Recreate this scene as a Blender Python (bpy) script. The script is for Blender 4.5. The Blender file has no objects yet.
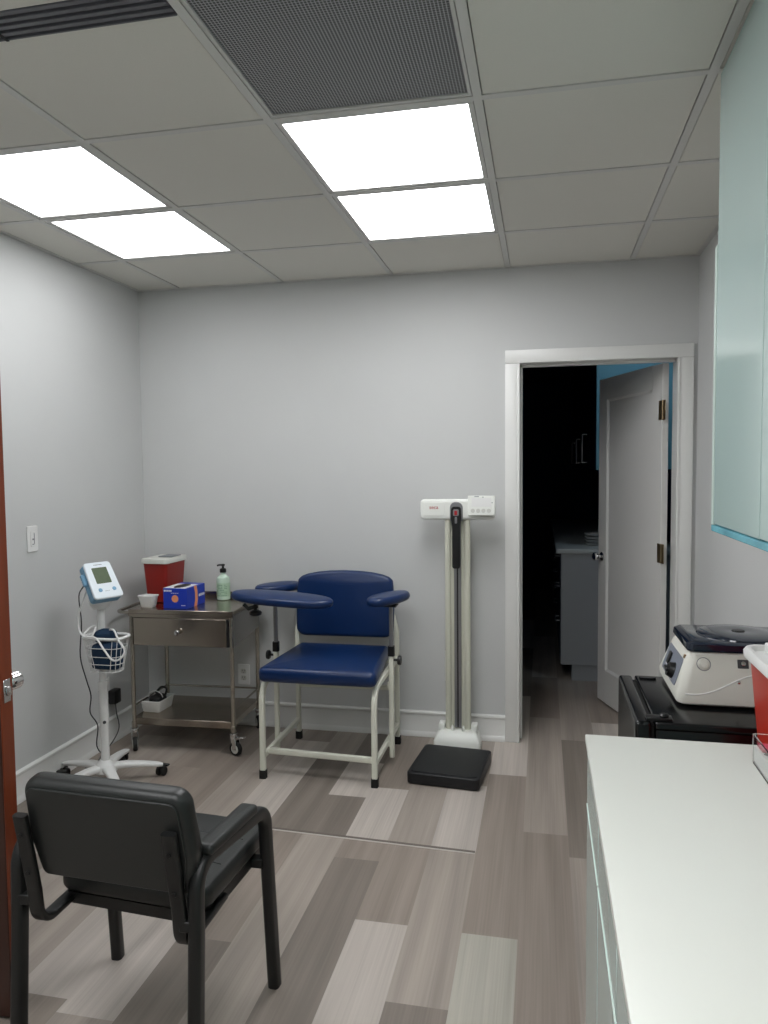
import bpy, bmesh, math, random
from math import sin, cos, pi, radians as rad
from mathutils import Vector, Matrix
random.seed(7)
S = bpy.context.scene
COL = S.collection

# ------------------------------------------------------------------ materials
def lin(c):
    return tuple(((v/255)/12.92 if v/255 <= .04045 else ((v/255+.055)/1.055)**2.4) for v in c)

def mat(name, rgb, rough=.5, metal=0., noise=0., nscale=40., bump=0., spec=.5, coat=0., stretch=None, trans=0., alpha=1.):
    m = bpy.data.materials.new(name); m.use_nodes = True
    nt = m.node_tree; b = nt.nodes['Principled BSDF']
    c = lin(rgb) + (1,)
    b.inputs['Base Color'].default_value = c
    b.inputs['Roughness'].default_value = rough
    b.inputs['Metallic'].default_value = metal
    b.inputs['Specular IOR Level'].default_value = spec
    b.inputs['Coat Weight'].default_value = coat
    b.inputs['Transmission Weight'].default_value = trans
    if noise or bump:
        tc = nt.nodes.new('ShaderNodeTexCoord'); mp = nt.nodes.new('ShaderNodeMapping')
        nz = nt.nodes.new('ShaderNodeTexNoise')
        nz.inputs['Scale'].default_value = nscale; nz.inputs['Detail'].default_value = 4
        if stretch: mp.inputs['Scale'].default_value = stretch
        nt.links.new(tc.outputs['Object'], mp.inputs['Vector']); nt.links.new(mp.outputs['Vector'], nz.inputs['Vector'])
        if noise:
            mx = nt.nodes.new('ShaderNodeMix'); mx.data_type = 'RGBA'
            mx.inputs['A'].default_value = tuple(v*(1-noise) for v in c[:3]) + (1,)
            mx.inputs['B'].default_value = tuple(min(1, v*(1+noise)) for v in c[:3]) + (1,)
            nt.links.new(nz.outputs['Fac'], mx.inputs['Factor']); nt.links.new(mx.outputs['Result'], b.inputs['Base Color'])
        if bump:
            bp = nt.nodes.new('ShaderNodeBump'); bp.inputs['Strength'].default_value = bump; bp.inputs['Distance'].default_value = .002
            nt.links.new(nz.outputs['Fac'], bp.inputs['Height']); nt.links.new(bp.outputs['Normal'], b.inputs['Normal'])
    return m

def emis(name, rgb, strength):
    m = bpy.data.materials.new(name); m.use_nodes = True
    b = m.node_tree.nodes['Principled BSDF']
    b.inputs['Base Color'].default_value = (.8, .8, .8, 1)
    b.inputs['Emission Color'].default_value = lin(rgb) + (1,)
    b.inputs['Emission Strength'].default_value = strength
    return m

PANEL = 9.0
MT = dict(
    wall=mat('wall_paint', (200, 201, 200), .75, noise=.015, nscale=6, bump=.05),
    trim=mat('trim_white', (222, 222, 219), .35),
    ceil=mat('ceiling_tile', (218, 216, 208), .9, noise=.03, nscale=300),
    grid=mat('ceiling_grid_metal', (206, 205, 201), .45),
    gridw=mat('fixture_white', (200, 199, 196), .4),
    vinyl=mat('blue_vinyl', (3, 38, 84), .33, noise=.05, nscale=120, bump=.05),
    cream=mat('cream_powder_coat', (222, 222, 208), .35),
    black=mat('black_plastic', (9, 9, 10), .38),
    rubber=mat('black_rubber', (12, 12, 12), .7),
    bmetal=mat('black_painted_metal', (16, 17, 17), .4),
    leather=mat('black_leather', (31, 33, 32), .4, noise=.08, nscale=200, bump=.12),
    steel=mat('brushed_steel', (172, 162, 150), .25, 1., noise=.06, nscale=30, stretch=(1, 20, 20)),
    satin=mat('satin_steel_sheet', (172, 170, 166), .5, .85),
    steelr=mat('steel_tube', (176, 170, 160), .25, 1.),
    chrome=mat('chrome', (215, 215, 215), .12, 1.),
    white=mat('white_plastic', (228, 228, 226), .35),
    offwhite=mat('offwhite_plastic', (205, 205, 198), .45),
    red=mat('red_plastic', (190, 46, 30), .35, noise=.04, nscale=10),
    dred=mat('deep_red_plastic', (138, 22, 12), .4, noise=.04, nscale=10),
    teal=mat('mint_glass_laminate', (190, 212, 208), .16, coat=.3),
    tealedge=mat('mint_edge', (205, 222, 214), .3),
    film=mat('blue_edge_film', (120, 190, 205), .2, noise=.55, nscale=9),
    counter=mat('white_counter', (222, 223, 216), .28, noise=.01, nscale=3),
    fridge=mat('fridge_black', (9, 10, 12), .2),
    navy=mat('dark_navy_plastic', (20, 30, 46), .12, coat=.4),
    cgrey=mat('grey_enamel', (214, 213, 204), .35),
    cpanel=mat('grey_control_panel', (120, 126, 138), .4),
    scalewhite=mat('scale_white', (232, 234, 228), .35),
    colm=mat('cream_anodised_column', (206, 206, 190), .3, noise=.02, nscale=10),
    alu=mat('aluminium', (150, 150, 152), .35, .8),
    dark=mat('dark_grey', (60, 60, 62), .4),
    platform=mat('black_platform_mat', (9, 11, 16), .45, noise=.1, nscale=150, bump=.2),
    boxblue=mat('blue_carton', (18, 52, 172), .4),
    orange=mat('orange_print', (232, 150, 104), .5),
    paperw=mat('white_carton', (225, 225, 230), .5),
    soap=mat('pale_green_soap', (196, 218, 200), .25),
    soaplabel=mat('green_label', (172, 200, 174), .4),
    soaptext=mat('green_print', (64, 112, 78), .5),
    monblue=mat('pale_blue_plastic', (120, 165, 195), .35),
    monwhite=mat('monitor_white', (228, 236, 242), .35),
    lcd=mat('lcd_screen', (96, 108, 86), .2, noise=.12, nscale=60),
    lcdd=mat('lcd_dark', (40, 52, 38), .3),
    cuff=mat('navy_cuff_cloth', (14, 46, 74), .8, noise=.15, nscale=80, bump=.3),
    wood=mat('red_brown_wood', (120, 52, 24), .35, noise=.25, nscale=12, stretch=(6, 6, .5)),
    woodshade=mat('shaded_wood_face', (52, 24, 14), .4, noise=.25, nscale=12, stretch=(6, 6, .5)),  # door wood darkened: shadow on the camera-facing side put into the colour
    doorw=mat('door_white', (214, 213, 210), .4),
    hinge=mat('satin_hinge', (150, 132, 104), .35, .9),
    unlitwall=mat('unlit_blue_wall', (40, 58, 92), .8),  # darkness of the unlit next room put into wall and ceiling colour
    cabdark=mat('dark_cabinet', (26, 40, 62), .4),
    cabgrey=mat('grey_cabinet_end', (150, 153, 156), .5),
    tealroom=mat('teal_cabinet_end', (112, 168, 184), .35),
    stone=mat('pale_stone_top', (170, 176, 176), .3, noise=.06, nscale=20),
    pink=mat('pink_tube_caps', (196, 66, 92), .5, noise=.3, nscale=200),
    redprint=mat('red_print', (176, 30, 40), .5),
    greyprint=mat('grey_print', (120, 124, 128), .5),
    slot=mat('slot_grey', (96, 96, 102), .5),
    slotdark=mat('slot_gap_dark', (18, 18, 22), .7),
    seam=mat('floor_seam_strip', (104, 95, 88), .45),
    seamlight=mat('floor_seam_light', (196, 190, 182), .4),
)
MT['panel'] = emis('light_diffuser', (252, 253, 255), PANEL)
MT['panel_dim'] = emis('light_diffuser_dimmed', (252, 253, 255), PANEL*.52)
MT['fill_light'] = emis('cool_fill_light', (215, 238, 255), 70.)  # glow of the lamp added beyond the door

def glass():
    m = bpy.data.materials.new('clear_acrylic'); m.use_nodes = True
    b = m.node_tree.nodes['Principled BSDF']
    b.inputs['Base Color'].default_value = (.97, .98, .98, 1)
    b.inputs['Transmission Weight'].default_value = 1; b.inputs['Roughness'].default_value = .03
    b.inputs['IOR'].default_value = 1.2
    return m
MT['acrylic'] = glass()

def perforated():
    m = mat('perforated_metal', (150, 151, 156), .5)
    nt = m.node_tree; b = nt.nodes['Principled BSDF']; L = nt.links.new
    tc = nt.nodes.new('ShaderNodeTexCoord'); sp = nt.nodes.new('ShaderNodeSeparateXYZ')
    L(tc.outputs['Object'], sp.inputs[0])
    def ch(o):
        a = nt.nodes.new('ShaderNodeMath'); a.operation = 'MULTIPLY'; a.inputs[1].default_value = 1/.0085; L(o, a.inputs[0])
        f = nt.nodes.new('ShaderNodeMath'); f.operation = 'FRACT'; L(a.outputs[0], f.inputs[0])
        s = nt.nodes.new('ShaderNodeMath'); s.operation = 'SUBTRACT'; s.inputs[1].default_value = .5; L(f.outputs[0], s.inputs[0])
        q = nt.nodes.new('ShaderNodeMath'); q.operation = 'ABSOLUTE'; L(s.outputs[0], q.inputs[0])
        return q.outputs[0]
    mx = nt.nodes.new('ShaderNodeMath'); mx.operation = 'MAXIMUM'; L(ch(sp.outputs['X']), mx.inputs[0]); L(ch(sp.outputs['Y']), mx.inputs[1])
    lt = nt.nodes.new('ShaderNodeMath'); lt.operation = 'LESS_THAN'; lt.inputs[1].default_value = .36; L(mx.outputs[0], lt.inputs[0])
    r = nt.nodes.new('ShaderNodeMix'); r.data_type = 'RGBA'
    r.inputs['A'].default_value = lin((168, 169, 172)) + (1,); r.inputs['B'].default_value = lin((38, 38, 42)) + (1,)
    L(lt.outputs[0], r.inputs['Factor']); L(r.outputs['Result'], b.inputs['Base Color'])
    return m
MT['perf'] = perforated()

def floor_mat():
    m = mat('vinyl_plank', (150, 142, 136), .42, spec=.35)
    nt = m.node_tree; b = nt.nodes['Principled BSDF']; L = nt.links.new
    at = nt.nodes.new('ShaderNodeAttribute'); at.attribute_name = 'plank'
    tc = nt.nodes.new('ShaderNodeTexCoord')
    def streak(sx, sy, seed):
        mp = nt.nodes.new('ShaderNodeMapping'); mp.inputs['Scale'].default_value = (sx, sy, 1); mp.inputs['Location'].default_value = (seed, seed, 0)
        ad = nt.nodes.new('ShaderNodeVectorMath'); ad.operation = 'ADD'
        L(tc.outputs['Object'], mp.inputs[0]); L(mp.outputs[0], ad.inputs[0]); 
        # every plank gets its own piece of grain
        sc = nt.nodes.new('ShaderNodeVectorMath'); sc.operation = 'SCALE'; sc.inputs['Scale'].default_value = 37.
        cmb = nt.nodes.new('ShaderNodeCombineXYZ'); L(at.outputs['Alpha'], cmb.inputs['Y']); L(cmb.outputs[0], sc.inputs[0]); L(sc.outputs[0], ad.inputs[1])
        n = nt.nodes.new('ShaderNodeTexNoise'); n.inputs['Scale'].default_value = 1; n.inputs['Detail'].default_value = 3
        L(ad.outputs[0], n.inputs['Vector']); return n.outputs['Fac']
    mix = nt.nodes.new('ShaderNodeMath'); mix.operation = 'ADD'
    a = nt.nodes.new('ShaderNodeMath'); a.operation = 'MULTIPLY'; a.inputs[1].default_value = .85; L(streak(16, .7, 0), a.inputs[0])
    c = nt.nodes.new('ShaderNodeMath'); c.operation = 'MULTIPLY'; c.inputs[1].default_value = .35; L(streak(170, 1.6, 5), c.inputs[0])
    L(a.outputs[0], mix.inputs[0]); L(c.outputs[0], mix.inputs[1])
    ad = nt.nodes.new('ShaderNodeMath'); ad.operation = 'ADD'; ad.inputs[1].default_value = .41; L(mix.outputs[0], ad.inputs[0])
    mu = nt.nodes.new('ShaderNodeVectorMath'); mu.operation = 'SCALE'
    L(at.outputs['Color'], mu.inputs[0]); L(ad.outputs[0], mu.inputs['Scale']); L(mu.outputs[0], b.inputs['Base Color'])
    return m
MT['floor'] = floor_mat()

# ------------------------------------------------------------------ mesh helpers
def add(bm, verts, faces, mi=0):
    vs = [bm.verts.new(v) for v in verts]; out = []
    for f in faces:
        try:
            q = bm.faces.new([vs[i] for i in f]); q.material_index = mi; out.append(q)
        except ValueError: pass
    return vs

def bmerge(dst, src, mx=None, mi=None):
    if mx is not None: bmesh.ops.transform(src, matrix=mx, verts=src.verts)
    idx = {}
    for v in src.verts: idx[v] = dst.verts.new(v.co)
    for f in src.faces:
        q = dst.faces.new([idx[v] for v in f.verts]); q.material_index = f.material_index if mi is None else mi
    src.free()

def box(bm, lo, hi, bev=0., seg=2, mx=None, mi=0):
    t = bmesh.new(); bmesh.ops.create_cube(t, size=1)
    for v in t.verts:
        v.co = Vector(tuple(lo[i] + (v.co[i]+.5)*(hi[i]-lo[i]) for i in range(3)))
    if bev: bmesh.ops.bevel(t, geom=t.edges[:], offset=bev, segments=seg, profile=.5, affect='EDGES')
    bmerge(bm, t, mx, mi)

def circ(r, n=12): return [(r*cos(2*pi*i/n), r*sin(2*pi*i/n)) for i in range(n)]
def rrect(w, h, r, n=4):
    o = []
    for cx, cy, a0 in ((w/2-r, h/2-r, 0), (-w/2+r, h/2-r, 90), (-w/2+r, -h/2+r, 180), (w/2-r, -h/2+r, 270)):
        for i in range(n+1):
            a = rad(a0+90*i/n); o.append((cx+r*cos(a), cy+r*sin(a)))
    return o

def fillet(pts, r, n=6):
    pts = [Vector(p) for p in pts]; o = [pts[0]]
    for i in range(1, len(pts)-1):
        a, b, c = pts[i-1], pts[i], pts[i+1]
        u, v = (a-b), (c-b); lu, lv = u.length, v.length; u.normalize(); v.normalize()
        th = u.angle(v)
        if th > pi-.02: o.append(b); continue
        d = min(r/math.tan(th/2), lu*.49, lv*.49); rr = d*math.tan(th/2)
        bis = (u+v).normalized(); ctr = b + bis*(rr/sin(th/2))
        p0 = b+u*d-ctr; p1 = b+v*d-ctr; ang = p0.angle(p1)
        for k in range(n+1):
            t = k/n
            o.append(ctr + (p0*sin((1-t)*ang)+p1*sin(t*ang))/sin(ang))
    o.append(pts[-1]); return o

def smooth_path(pts, n=6):
    P = [Vector(p) for p in pts]; P = [P[0]*2-P[1]] + P + [P[-1]*2-P[-2]]; o = []
    for i in range(1, len(P)-2):
        for k in range(n):
            t = k/n; a, b, c, d = P[i-1:i+3]
            o.append(.5*((2*b)+(c-a)*t+(2*a-5*b+4*c-d)*t*t+(3*b-a-3*c+d)*t**3))
    o.append(P[-2]); return o

def sweep(bm, path, prof, up=None, closed=False, mi=0, scales=None):
    path = [Vector(p) for p in path]; n = len(path); rings = []; prevN = None
    for i, p in enumerate(path):
        if closed: t = path[(i+1) % n]-path[i-1]
        else: t = path[min(i+1, n-1)]-path[max(i-1, 0)]
        t.normalize()
        if prevN is None:
            N = Vector(up) if up is not None else (Vector((0, 0, 1)) if abs(t.z) < .9 else Vector((1, 0, 0)))
        else: N = prevN
        N = (N - t*N.dot(t))
        if N.length < 1e-6: N = t.orthogonal()
        N.normalize(); B = t.cross(N); prevN = N
        s = scales[i] if scales else 1
        rings.append([bm.verts.new(p + B*a*s + N*b*s) for a, b in prof])
    m = len(prof)
    for i in range(n if closed else n-1):
        r0, r1 = rings[i], rings[(i+1) % n]
        for k in range(m):
            f = bm.faces.new((r0[k], r0[(k+1) % m], r1[(k+1) % m], r1[k])); f.material_index = mi
    if not closed:
        f = bm.faces.new(rings[0][::-1]); f.material_index = mi
        f = bm.faces.new(rings[-1]); f.material_index = mi

def tube(bm, path, r, n=10, **k): sweep(bm, path, circ(r, n), **k)
def sq(bm, path, w, h=None, r=None, **k): sweep(bm, path, rrect(w, h or w, r or min(w, h or w)*.22, 3), **k)

def lathe(bm, prof, c=(0, 0, 0), n=24, axis='Z', mi=0, sx=1, sy=1, cap=True):
    c = Vector(c); rings = []
    def pos(r, h, a):
        if axis == 'Z': return c+Vector((r*cos(a)*sx, r*sin(a)*sy, h))
        if axis == 'X': return c+Vector((h, r*cos(a), r*sin(a)))
        return c+Vector((r*cos(a), h, r*sin(a)))
    for r, h in prof:
        if r < 1e-6: rings.append([bm.verts.new(pos(0, h, 0))])
        else: rings.append([bm.verts.new(pos(r, h, 2*pi*k/n)) for k in range(n)])
    for r0, r1 in zip(rings, rings[1:]):
        for k in range(n):
            a = [r0[k % len(r0)], r0[(k+1) % len(r0)], r1[(k+1) % len(r1)], r1[k % len(r1)]]
            u = []
            for v in a:
                if v not in u: u.append(v)
            if len(u) > 2:
                f = bm.faces.new(u); f.material_index = mi
    for R in (rings[0], rings[-1]):
        if len(R) > 1 and cap:
            f = bm.faces.new(R); f.material_index = mi

def loft(bm, rings, cap=True, mi=0):
    R = [[bm.verts.new(p) for p in r] for r in rings]; m = len(R[0])
    for a, b in zip(R, R[1:]):
        for k in range(m):
            f = bm.faces.new((a[k], a[(k+1) % m], b[(k+1) % m], b[k])); f.material_index = mi
    if cap:
        for r in (R[0][::-1], R[-1]):
            f = bm.faces.new(r); f.material_index = mi

def offset(out, d):
    n = len(out); o = []
    for i in range(n):
        a, b, c = Vector(out[i-1]), Vector(out[i]), Vector(out[(i+1) % n])
        e1 = (b-a).normalized(); e2 = (c-b).normalized()
        n1 = Vector((-e1.y, e1.x)); n2 = Vector((-e2.y, e2.x)); nn = n1+n2
        nn = nn.normalized()/max(.5, nn.normalized().dot(n1)) if nn.length > 1e-5 else n1
        o.append(b+nn*d)
    return o

def pad(bm, out, h, er, crown=.0, seg=5, mx=None, mi=0, crownb=0.):
    """upholstered pad: CCW outline in the xy plane, thickness h, edge radius er, crowned top"""
    t = bmesh.new(); c = sum((Vector(p) for p in out), Vector((0, 0)))/len(out); rings = []
    def R(o, z): rings.append([t.verts.new((p[0], p[1], z)) for p in o])
    inn = offset(out, er)
    for s in (.25, .6, .85): R([c+(Vector(p)-c)*s for p in inn], -crownb*(1-s*s))
    for i in range(seg+1):
        a = rad(90*i/seg); R(offset(out, er*(1-sin(a))), er*(1-cos(a)))
    for i in range(seg+1):
        a = rad(90*i/seg); R(offset(out, er*(1-cos(a))), h-er+er*sin(a))
    for s in (.9, .75, .5, .25): R([c+(Vector(p)-c)*s for p in inn], h+crown*(1-s*s))
    m = len(out)
    for a, b in zip(rings, rings[1:]):
        for k in range(m): t.faces.new((a[k], a[(k+1) % m], b[(k+1) % m], b[k]))
    t.faces.new(rings[0][::-1]); t.faces.new(rings[-1])
    bmerge(bm, t, mx, mi)

def prism(bm, poly, z0, z1, mx=None, bev=0., mi=0):
    t = bmesh.new(); n = len(poly)
    lo = [t.verts.new((p[0], p[1], z0)) for p in poly]; hi = [t.verts.new((p[0], p[1], z1)) for p in poly]
    t.faces.new(lo[::-1]); t.faces.new(hi)
    for k in range(n): t.faces.new((lo[k], lo[(k+1) % n], hi[(k+1) % n], hi[k]))
    if bev: bmesh.ops.bevel(t, geom=[e for e in t.edges], offset=bev, segments=2, profile=.5, affect='EDGES')
    bmerge(bm, t, mx, mi)

OFF = {}
def obj(name, bm, m, parent=None, loc=None, label=None, sharp=38):
    bmesh.ops.recalc_face_normals(bm, faces=bm.faces)
    off = Vector((0, 0, 0))
    if parent is not None: off = OFF.get(parent.name, off)
    elif loc is not None: off = Vector(loc)
    bmesh.ops.translate(bm, verts=bm.verts, vec=-off)
    for f in bm.faces: f.smooth = True
    for e in bm.edges:
        if len(e.link_faces) == 2 and e.calc_face_angle(0) > rad(sharp): e.smooth = False
    me = bpy.data.meshes.new(name); bm.to_mesh(me); bm.free()
    for q in (m if isinstance(m, (list, tuple)) else [m]): me.materials.append(MT[q] if isinstance(q, str) else q)
    o = bpy.data.objects.new(name, me); COL.objects.link(o)
    if parent is not None:
        o.parent = parent; OFF[o.name] = off
    elif loc is not None:
        o.location = loc; OFF[o.name] = off
    if label: o['label'] = label
    return o

def tag(o, label, cat, group=None):
    o['label'] = label; o['category'] = cat
    if group: o['group'] = group
    return o

def thing(name, label, cat, loc, group=None, rotz=None):
    """Empty at the base; with rotz the parts are given in local coordinates, else in world coordinates"""
    o = bpy.data.objects.new(name, None); COL.objects.link(o); o.empty_display_size = .05
    o.location = loc
    if rotz is None: OFF[o.name] = Vector(loc)
    else:
        o.rotation_euler = (0, 0, rotz); OFF[o.name] = Vector((0, 0, 0))
    return tag(o, label, cat, group)

def struct(name, bm, m, loc=None):
    o = obj(name, bm, m, None, loc); o['kind'] = 'structure'; return o

def B(*a, **k):
    bm = bmesh.new(); box(bm, *a, **k); return bm

def text_bm(s, size, mx, depth=.0006):
    cu = bpy.data.curves.new('lettering', 'FONT'); cu.body = s; cu.size = size; cu.extrude = depth; cu.align_x = 'CENTER'; cu.align_y = 'CENTER'
    o = bpy.data.objects.new('lettering', cu); COL.objects.link(o)
    dg = bpy.context.evaluated_depsgraph_get(); me = bpy.data.meshes.new_from_object(o.evaluated_get(dg))
    bm = bmesh.new(); bm.from_mesh(me); bmesh.ops.transform(bm, matrix=mx, verts=bm.verts)
    bpy.data.objects.remove(o); bpy.data.curves.remove(cu); bpy.data.meshes.remove(me)
    return bm

def frame(o, x, z):
    """matrix with local x axis = x, local z axis = z (normal), origin o"""
    x = Vector(x).normalized(); z = Vector(z).normalized(); y = z.cross(x).normalized(); x = y.cross(z)
    m = Matrix((x, y, z)).transposed().to_4x4(); m.translation = Vector(o); return m

# ------------------------------------------------------------------ room shell
XL, XR, YB, YF, H = -2.265, .742, 3.942, -1.7, 2.4774
NX0, NX1, NY = -1.35, .900, 9.6          # the room beyond the doorway
DX0, DX1, DZ = -.118, .647, 1.985        # clear doorway
WT = .12

def make_floor():
    W = .1725; x0 = .10
    LIGHT, MED, BRN, DRK, GRN = (182, 173, 165), (158, 148, 139), (141, 130, 121), (126, 117, 109), (172, 168, 157)
    # per column (index -> list of (far y, tone) from far to near); columns run from x0-W*(k+1) to x0-W*k
    known = {
        -1: [(6.2, MED), (4.01, DRK), (2.784, MED), (1.5, BRN)],
        0: [(5.2, BRN), (4.35, MED), (2.95, BRN), (1.73, MED)],
        1: [(4.75, LIGHT), (3.493, BRN), (2.254, GRN), (1.2, BRN)],
        2: [(4.2, MED), (3.75, BRN), (3.35, LIGHT), (2.755, MED), (1.913, DRK), (.7, LIGHT)],
        3: [(4.2, MED), (3.37, MED), (2.76, BRN), (2.258, LIGHT), (1.04, MED)],
        4: [(4.2, BRN), (3.245, LIGHT), (2.765, BRN), (2.62, DRK), (1.4, MED)],
        5: [(4.2, DRK), (3.52, LIGHT), (3.134, DRK), (2.77, MED), (1.55, BRN)],
        6: [(4.2, MED), (3.6, DRK), (2.775, BRN), (2.07, DRK), (.9, MED)],
        7: [(4.2, BRN), (3.75, LIGHT), (2.4, LIGHT), (1.7, MED)],
        8: [(4.2, MED), (3.3, MED), (2.78, LIGHT), (1.75, BRN)],
        9: [(4.2, DRK), (3.5, BRN), (2.6, MED), (1.8, LIGHT)],
        10: [(4.2, BRN), (3.3, BRN), (2.5, MED), (1.6, BRN)],
    }
    tones = [LIGHT, MED, BRN, DRK, MED, BRN]
    bm = bmesh.new(); lay = bm.loops.layers.float_color.new('plank')
    for k in range(-8, 14):
        xa, xb = max(x0-W*(k+1), XL-.1), min(x0-W*k, 1.2)
        if xb <= xa: continue
        segs = list(known.get(k, []))
        top = segs[0][0] if segs else 4.0+random.random()
        y = top; pre = []
        while y < NY+.2:
            y += 1.1+random.random()*.2; pre.insert(0, (y, random.choice(tones)))
        segs = pre+segs
        y = segs[-1][0]
        while y > YF:
            y -= 1.1+random.random()*.2; segs.append((y, random.choice(tones)))
        for (ya, tn), (yb, _) in zip(segs, segs[1:]):
            c = lin(tn); jit = 1+random.uniform(-.03, .03); al = random.random()
            vs = [bm.verts.new(p) for p in ((xa, yb, 0), (xb, yb, 0), (xb, ya, 0), (xa, ya, 0))]
            f = bm.faces.new(vs)
            for l in f.loops: l[lay] = (c[0]*jit, c[1]*jit, c[2]*jit, al)
    box(bm, (XL-.1, YF-.1, -.06), (1.2, NY+.1, -.002))
    for f in bm.faces:
        for l in f.loops:
            if l[lay][3] == 0 and l[lay][0] == 0: l[lay] = (.2, .2, .2, 0)
    return struct('floor', bm, 'floor')
make_floor()

# thin seam where two floor sheets meet
bm = bmesh.new(); sweep(bm, [(-1.30, 2.815, .001), (-1.08, 2.788, .001), (-.248, 2.752, .001)], [(-.008, -.0005), (.008, -.0005), (.006, .002), (-.006, .002)], up=(0, 0, 1))
struct('trim_8', bm, 'seam')
bm = bmesh.new(); sweep(bm, [(-1.30, 2.8035, .001), (-1.08, 2.7765, .001), (-.248, 2.7405, .001)], [(-.003, -.0005), (.003, -.0005), (.002, .0022), (-.002, .0022)], up=(0, 0, 1))
struct('trim_9', bm, 'seamlight')

bm = bmesh.new(); box(bm, (XL-.1, YF-.1, 0), (XL, YB+WT, H+.12)); struct('wall_left', bm, 'wall')
bm = bmesh.new(); box(bm, (XR, YF-.1, 0), (XR+.1, YB, H+.12)); struct('wall_right', bm, 'wall')
bm = bmesh.new(); box(bm, (XL, YF-.1, 0), (XR, YF, H+.12)); struct('wall_front', bm, 'wall')
bm = bmesh.new()
box(bm, (XL, YB, 0), (DX0-.02, YB+WT, H+.12)); box(bm, (DX1+.02, YB, 0), (XR+.1, YB+WT, H+.12)); box(bm, (DX0-.02, YB, DZ+.03), (DX1+.02, YB+WT, H+.12))
struct('wall_back', bm, 'wall')

# baseboards: flat board, bead on top, shoe moulding at the floor
def baseboard(name, x0, x1, y0, y1, nrm):
    bm = bmesh.new(); a = Vector((x0, y0, 0)); b = Vector((x1, y1, 0)); n = Vector(nrm)
    prof = [(0, 0), (.024, 0), (.024, .012), (.015, .026), (.013, .03), (.013, .118), (.017, .123), (.017, .132), (.006, .138), (0, .138)]
    loft(bm, [[a+n*p+Vector((0, 0, z)) for p, z in prof], [b+n*p+Vector((0, 0, z)) for p, z in prof]])
    struct(name, bm, 'trim')
baseboard('baseboard_back', XL, -.193, YB, YB, (0, -1, 0))
baseboard('baseboard_left', XL, XL, YF, YB-.024, (1, 0, 0))
baseboard('baseboard_right', XR, XR, YF, YB-.024, (-1, 0, 0))

# doorway lining and casing
bm = bmesh.new()
y0 = YB-.02; t = .02
box(bm, (DX0-.075, y0, 0), (DX0-.0, YB, DZ), .003); box(bm, (DX1, y0, 0), (DX1+.075, YB, DZ), .003)
box(bm, (DX0-.075, y0, DZ+.0005), (DX1+.075, YB, DZ+.067), .003)
for s, xx in ((-1, DX0), (1, DX1)):
    box(bm, (min(xx, xx+s*.012), y0-.004, 0), (max(xx, xx+s*.012), y0, DZ), .0015)
struct('trim_1', bm, 'trim')
bm = bmesh.new()
box(bm, (DX0-.02, YB, 0), (DX0, YB+WT+.01, DZ)); box(bm, (DX1, YB, 0), (DX1+.02, YB+WT+.01, DZ)); box(bm, (DX0-.02, YB, DZ), (DX1+.02, YB+WT+.01, DZ+.03))
box(bm, (DX0, YB+.05, 0), (DX0+.012, YB+.078, DZ)); box(bm, (DX0, YB+.05, DZ-.012), (DX1, YB+.078, DZ))
struct('trim_2', bm, 'trim')

# ------------------------------------------------------------------ ceiling
CX = [-2.01+.61*i for i in range(5)]; RY = [3.356-.61*i for i in range(9)]
xs = [XL]+CX+[XR]; ys = [YB]+RY+[YF]
open_cells = {(3, 1): 'light', (3, 2): 'light', (1, 1): 'light', (1, 2): 'light', (3, 3): 'vent', (3, 5): 'light', (3, 6): 'light', (1, 5): 'light', (1, 6): 'light'}
bm = bmesh.new()
for i in range(6):
    for j in range(len(ys)-1):
        if (i, j) in open_cells: continue
        xa, xb = xs[i]+.0145, xs[i+1]-.0145; yb, ya = ys[j]-.0145, ys[j+1]+.0145
        if yb-ya < .03: continue
        if j == 3 and i in (1, 2): ya = 1.606
        if j == 4 and i in (1, 2): yb = 1.506
        box(bm, (xa, ya, H-.002), (xb, yb, H+.02), .0012, 1)
box(bm, (XL-.1, YF-.1, H+.12), (XR+.1, YB+WT, H+.16))
struct('ceiling', bm, 'ceil')
bm = bmesh.new()
z0, z1, hw = H-.0045, H+.03, .0122
for x in CX:
    segs = [(YF, YB)]
    if abs(x+1.40) < .01:
        box(bm, (x-hw, YF, z0), (x+hw, 1.505, z1)); box(bm, (x-hw, 1.608, z0), (x+hw, YB, z1)); continue
    box(bm, (x-hw, YF, z0), (x+hw, YB, z1))
for y in RY:
    for i in range(6):
        if abs(y-1.526) < .01 and i in (1, 2): continue
        xa = xs[i]+(hw if i > 0 else 0); xb = xs[i+1]-(hw if i < 5 else 0)
        box(bm, (xa, y-hw, z0), (xb, y+hw, z1))
# wall angle
for lo, hi in (((XL, YF, z0), (XL+.02, YB, z1)), ((XR-.02, YF, z0), (XR, YB, z1)), ((XL+.02, YB-.02, z0), (XR-.02, YB, z1)), ((XL+.02, YF, z0), (XR-.02, YF+.02, z1))):
    box(bm, lo, hi)
struct('trim_3', bm, 'grid')

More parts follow.
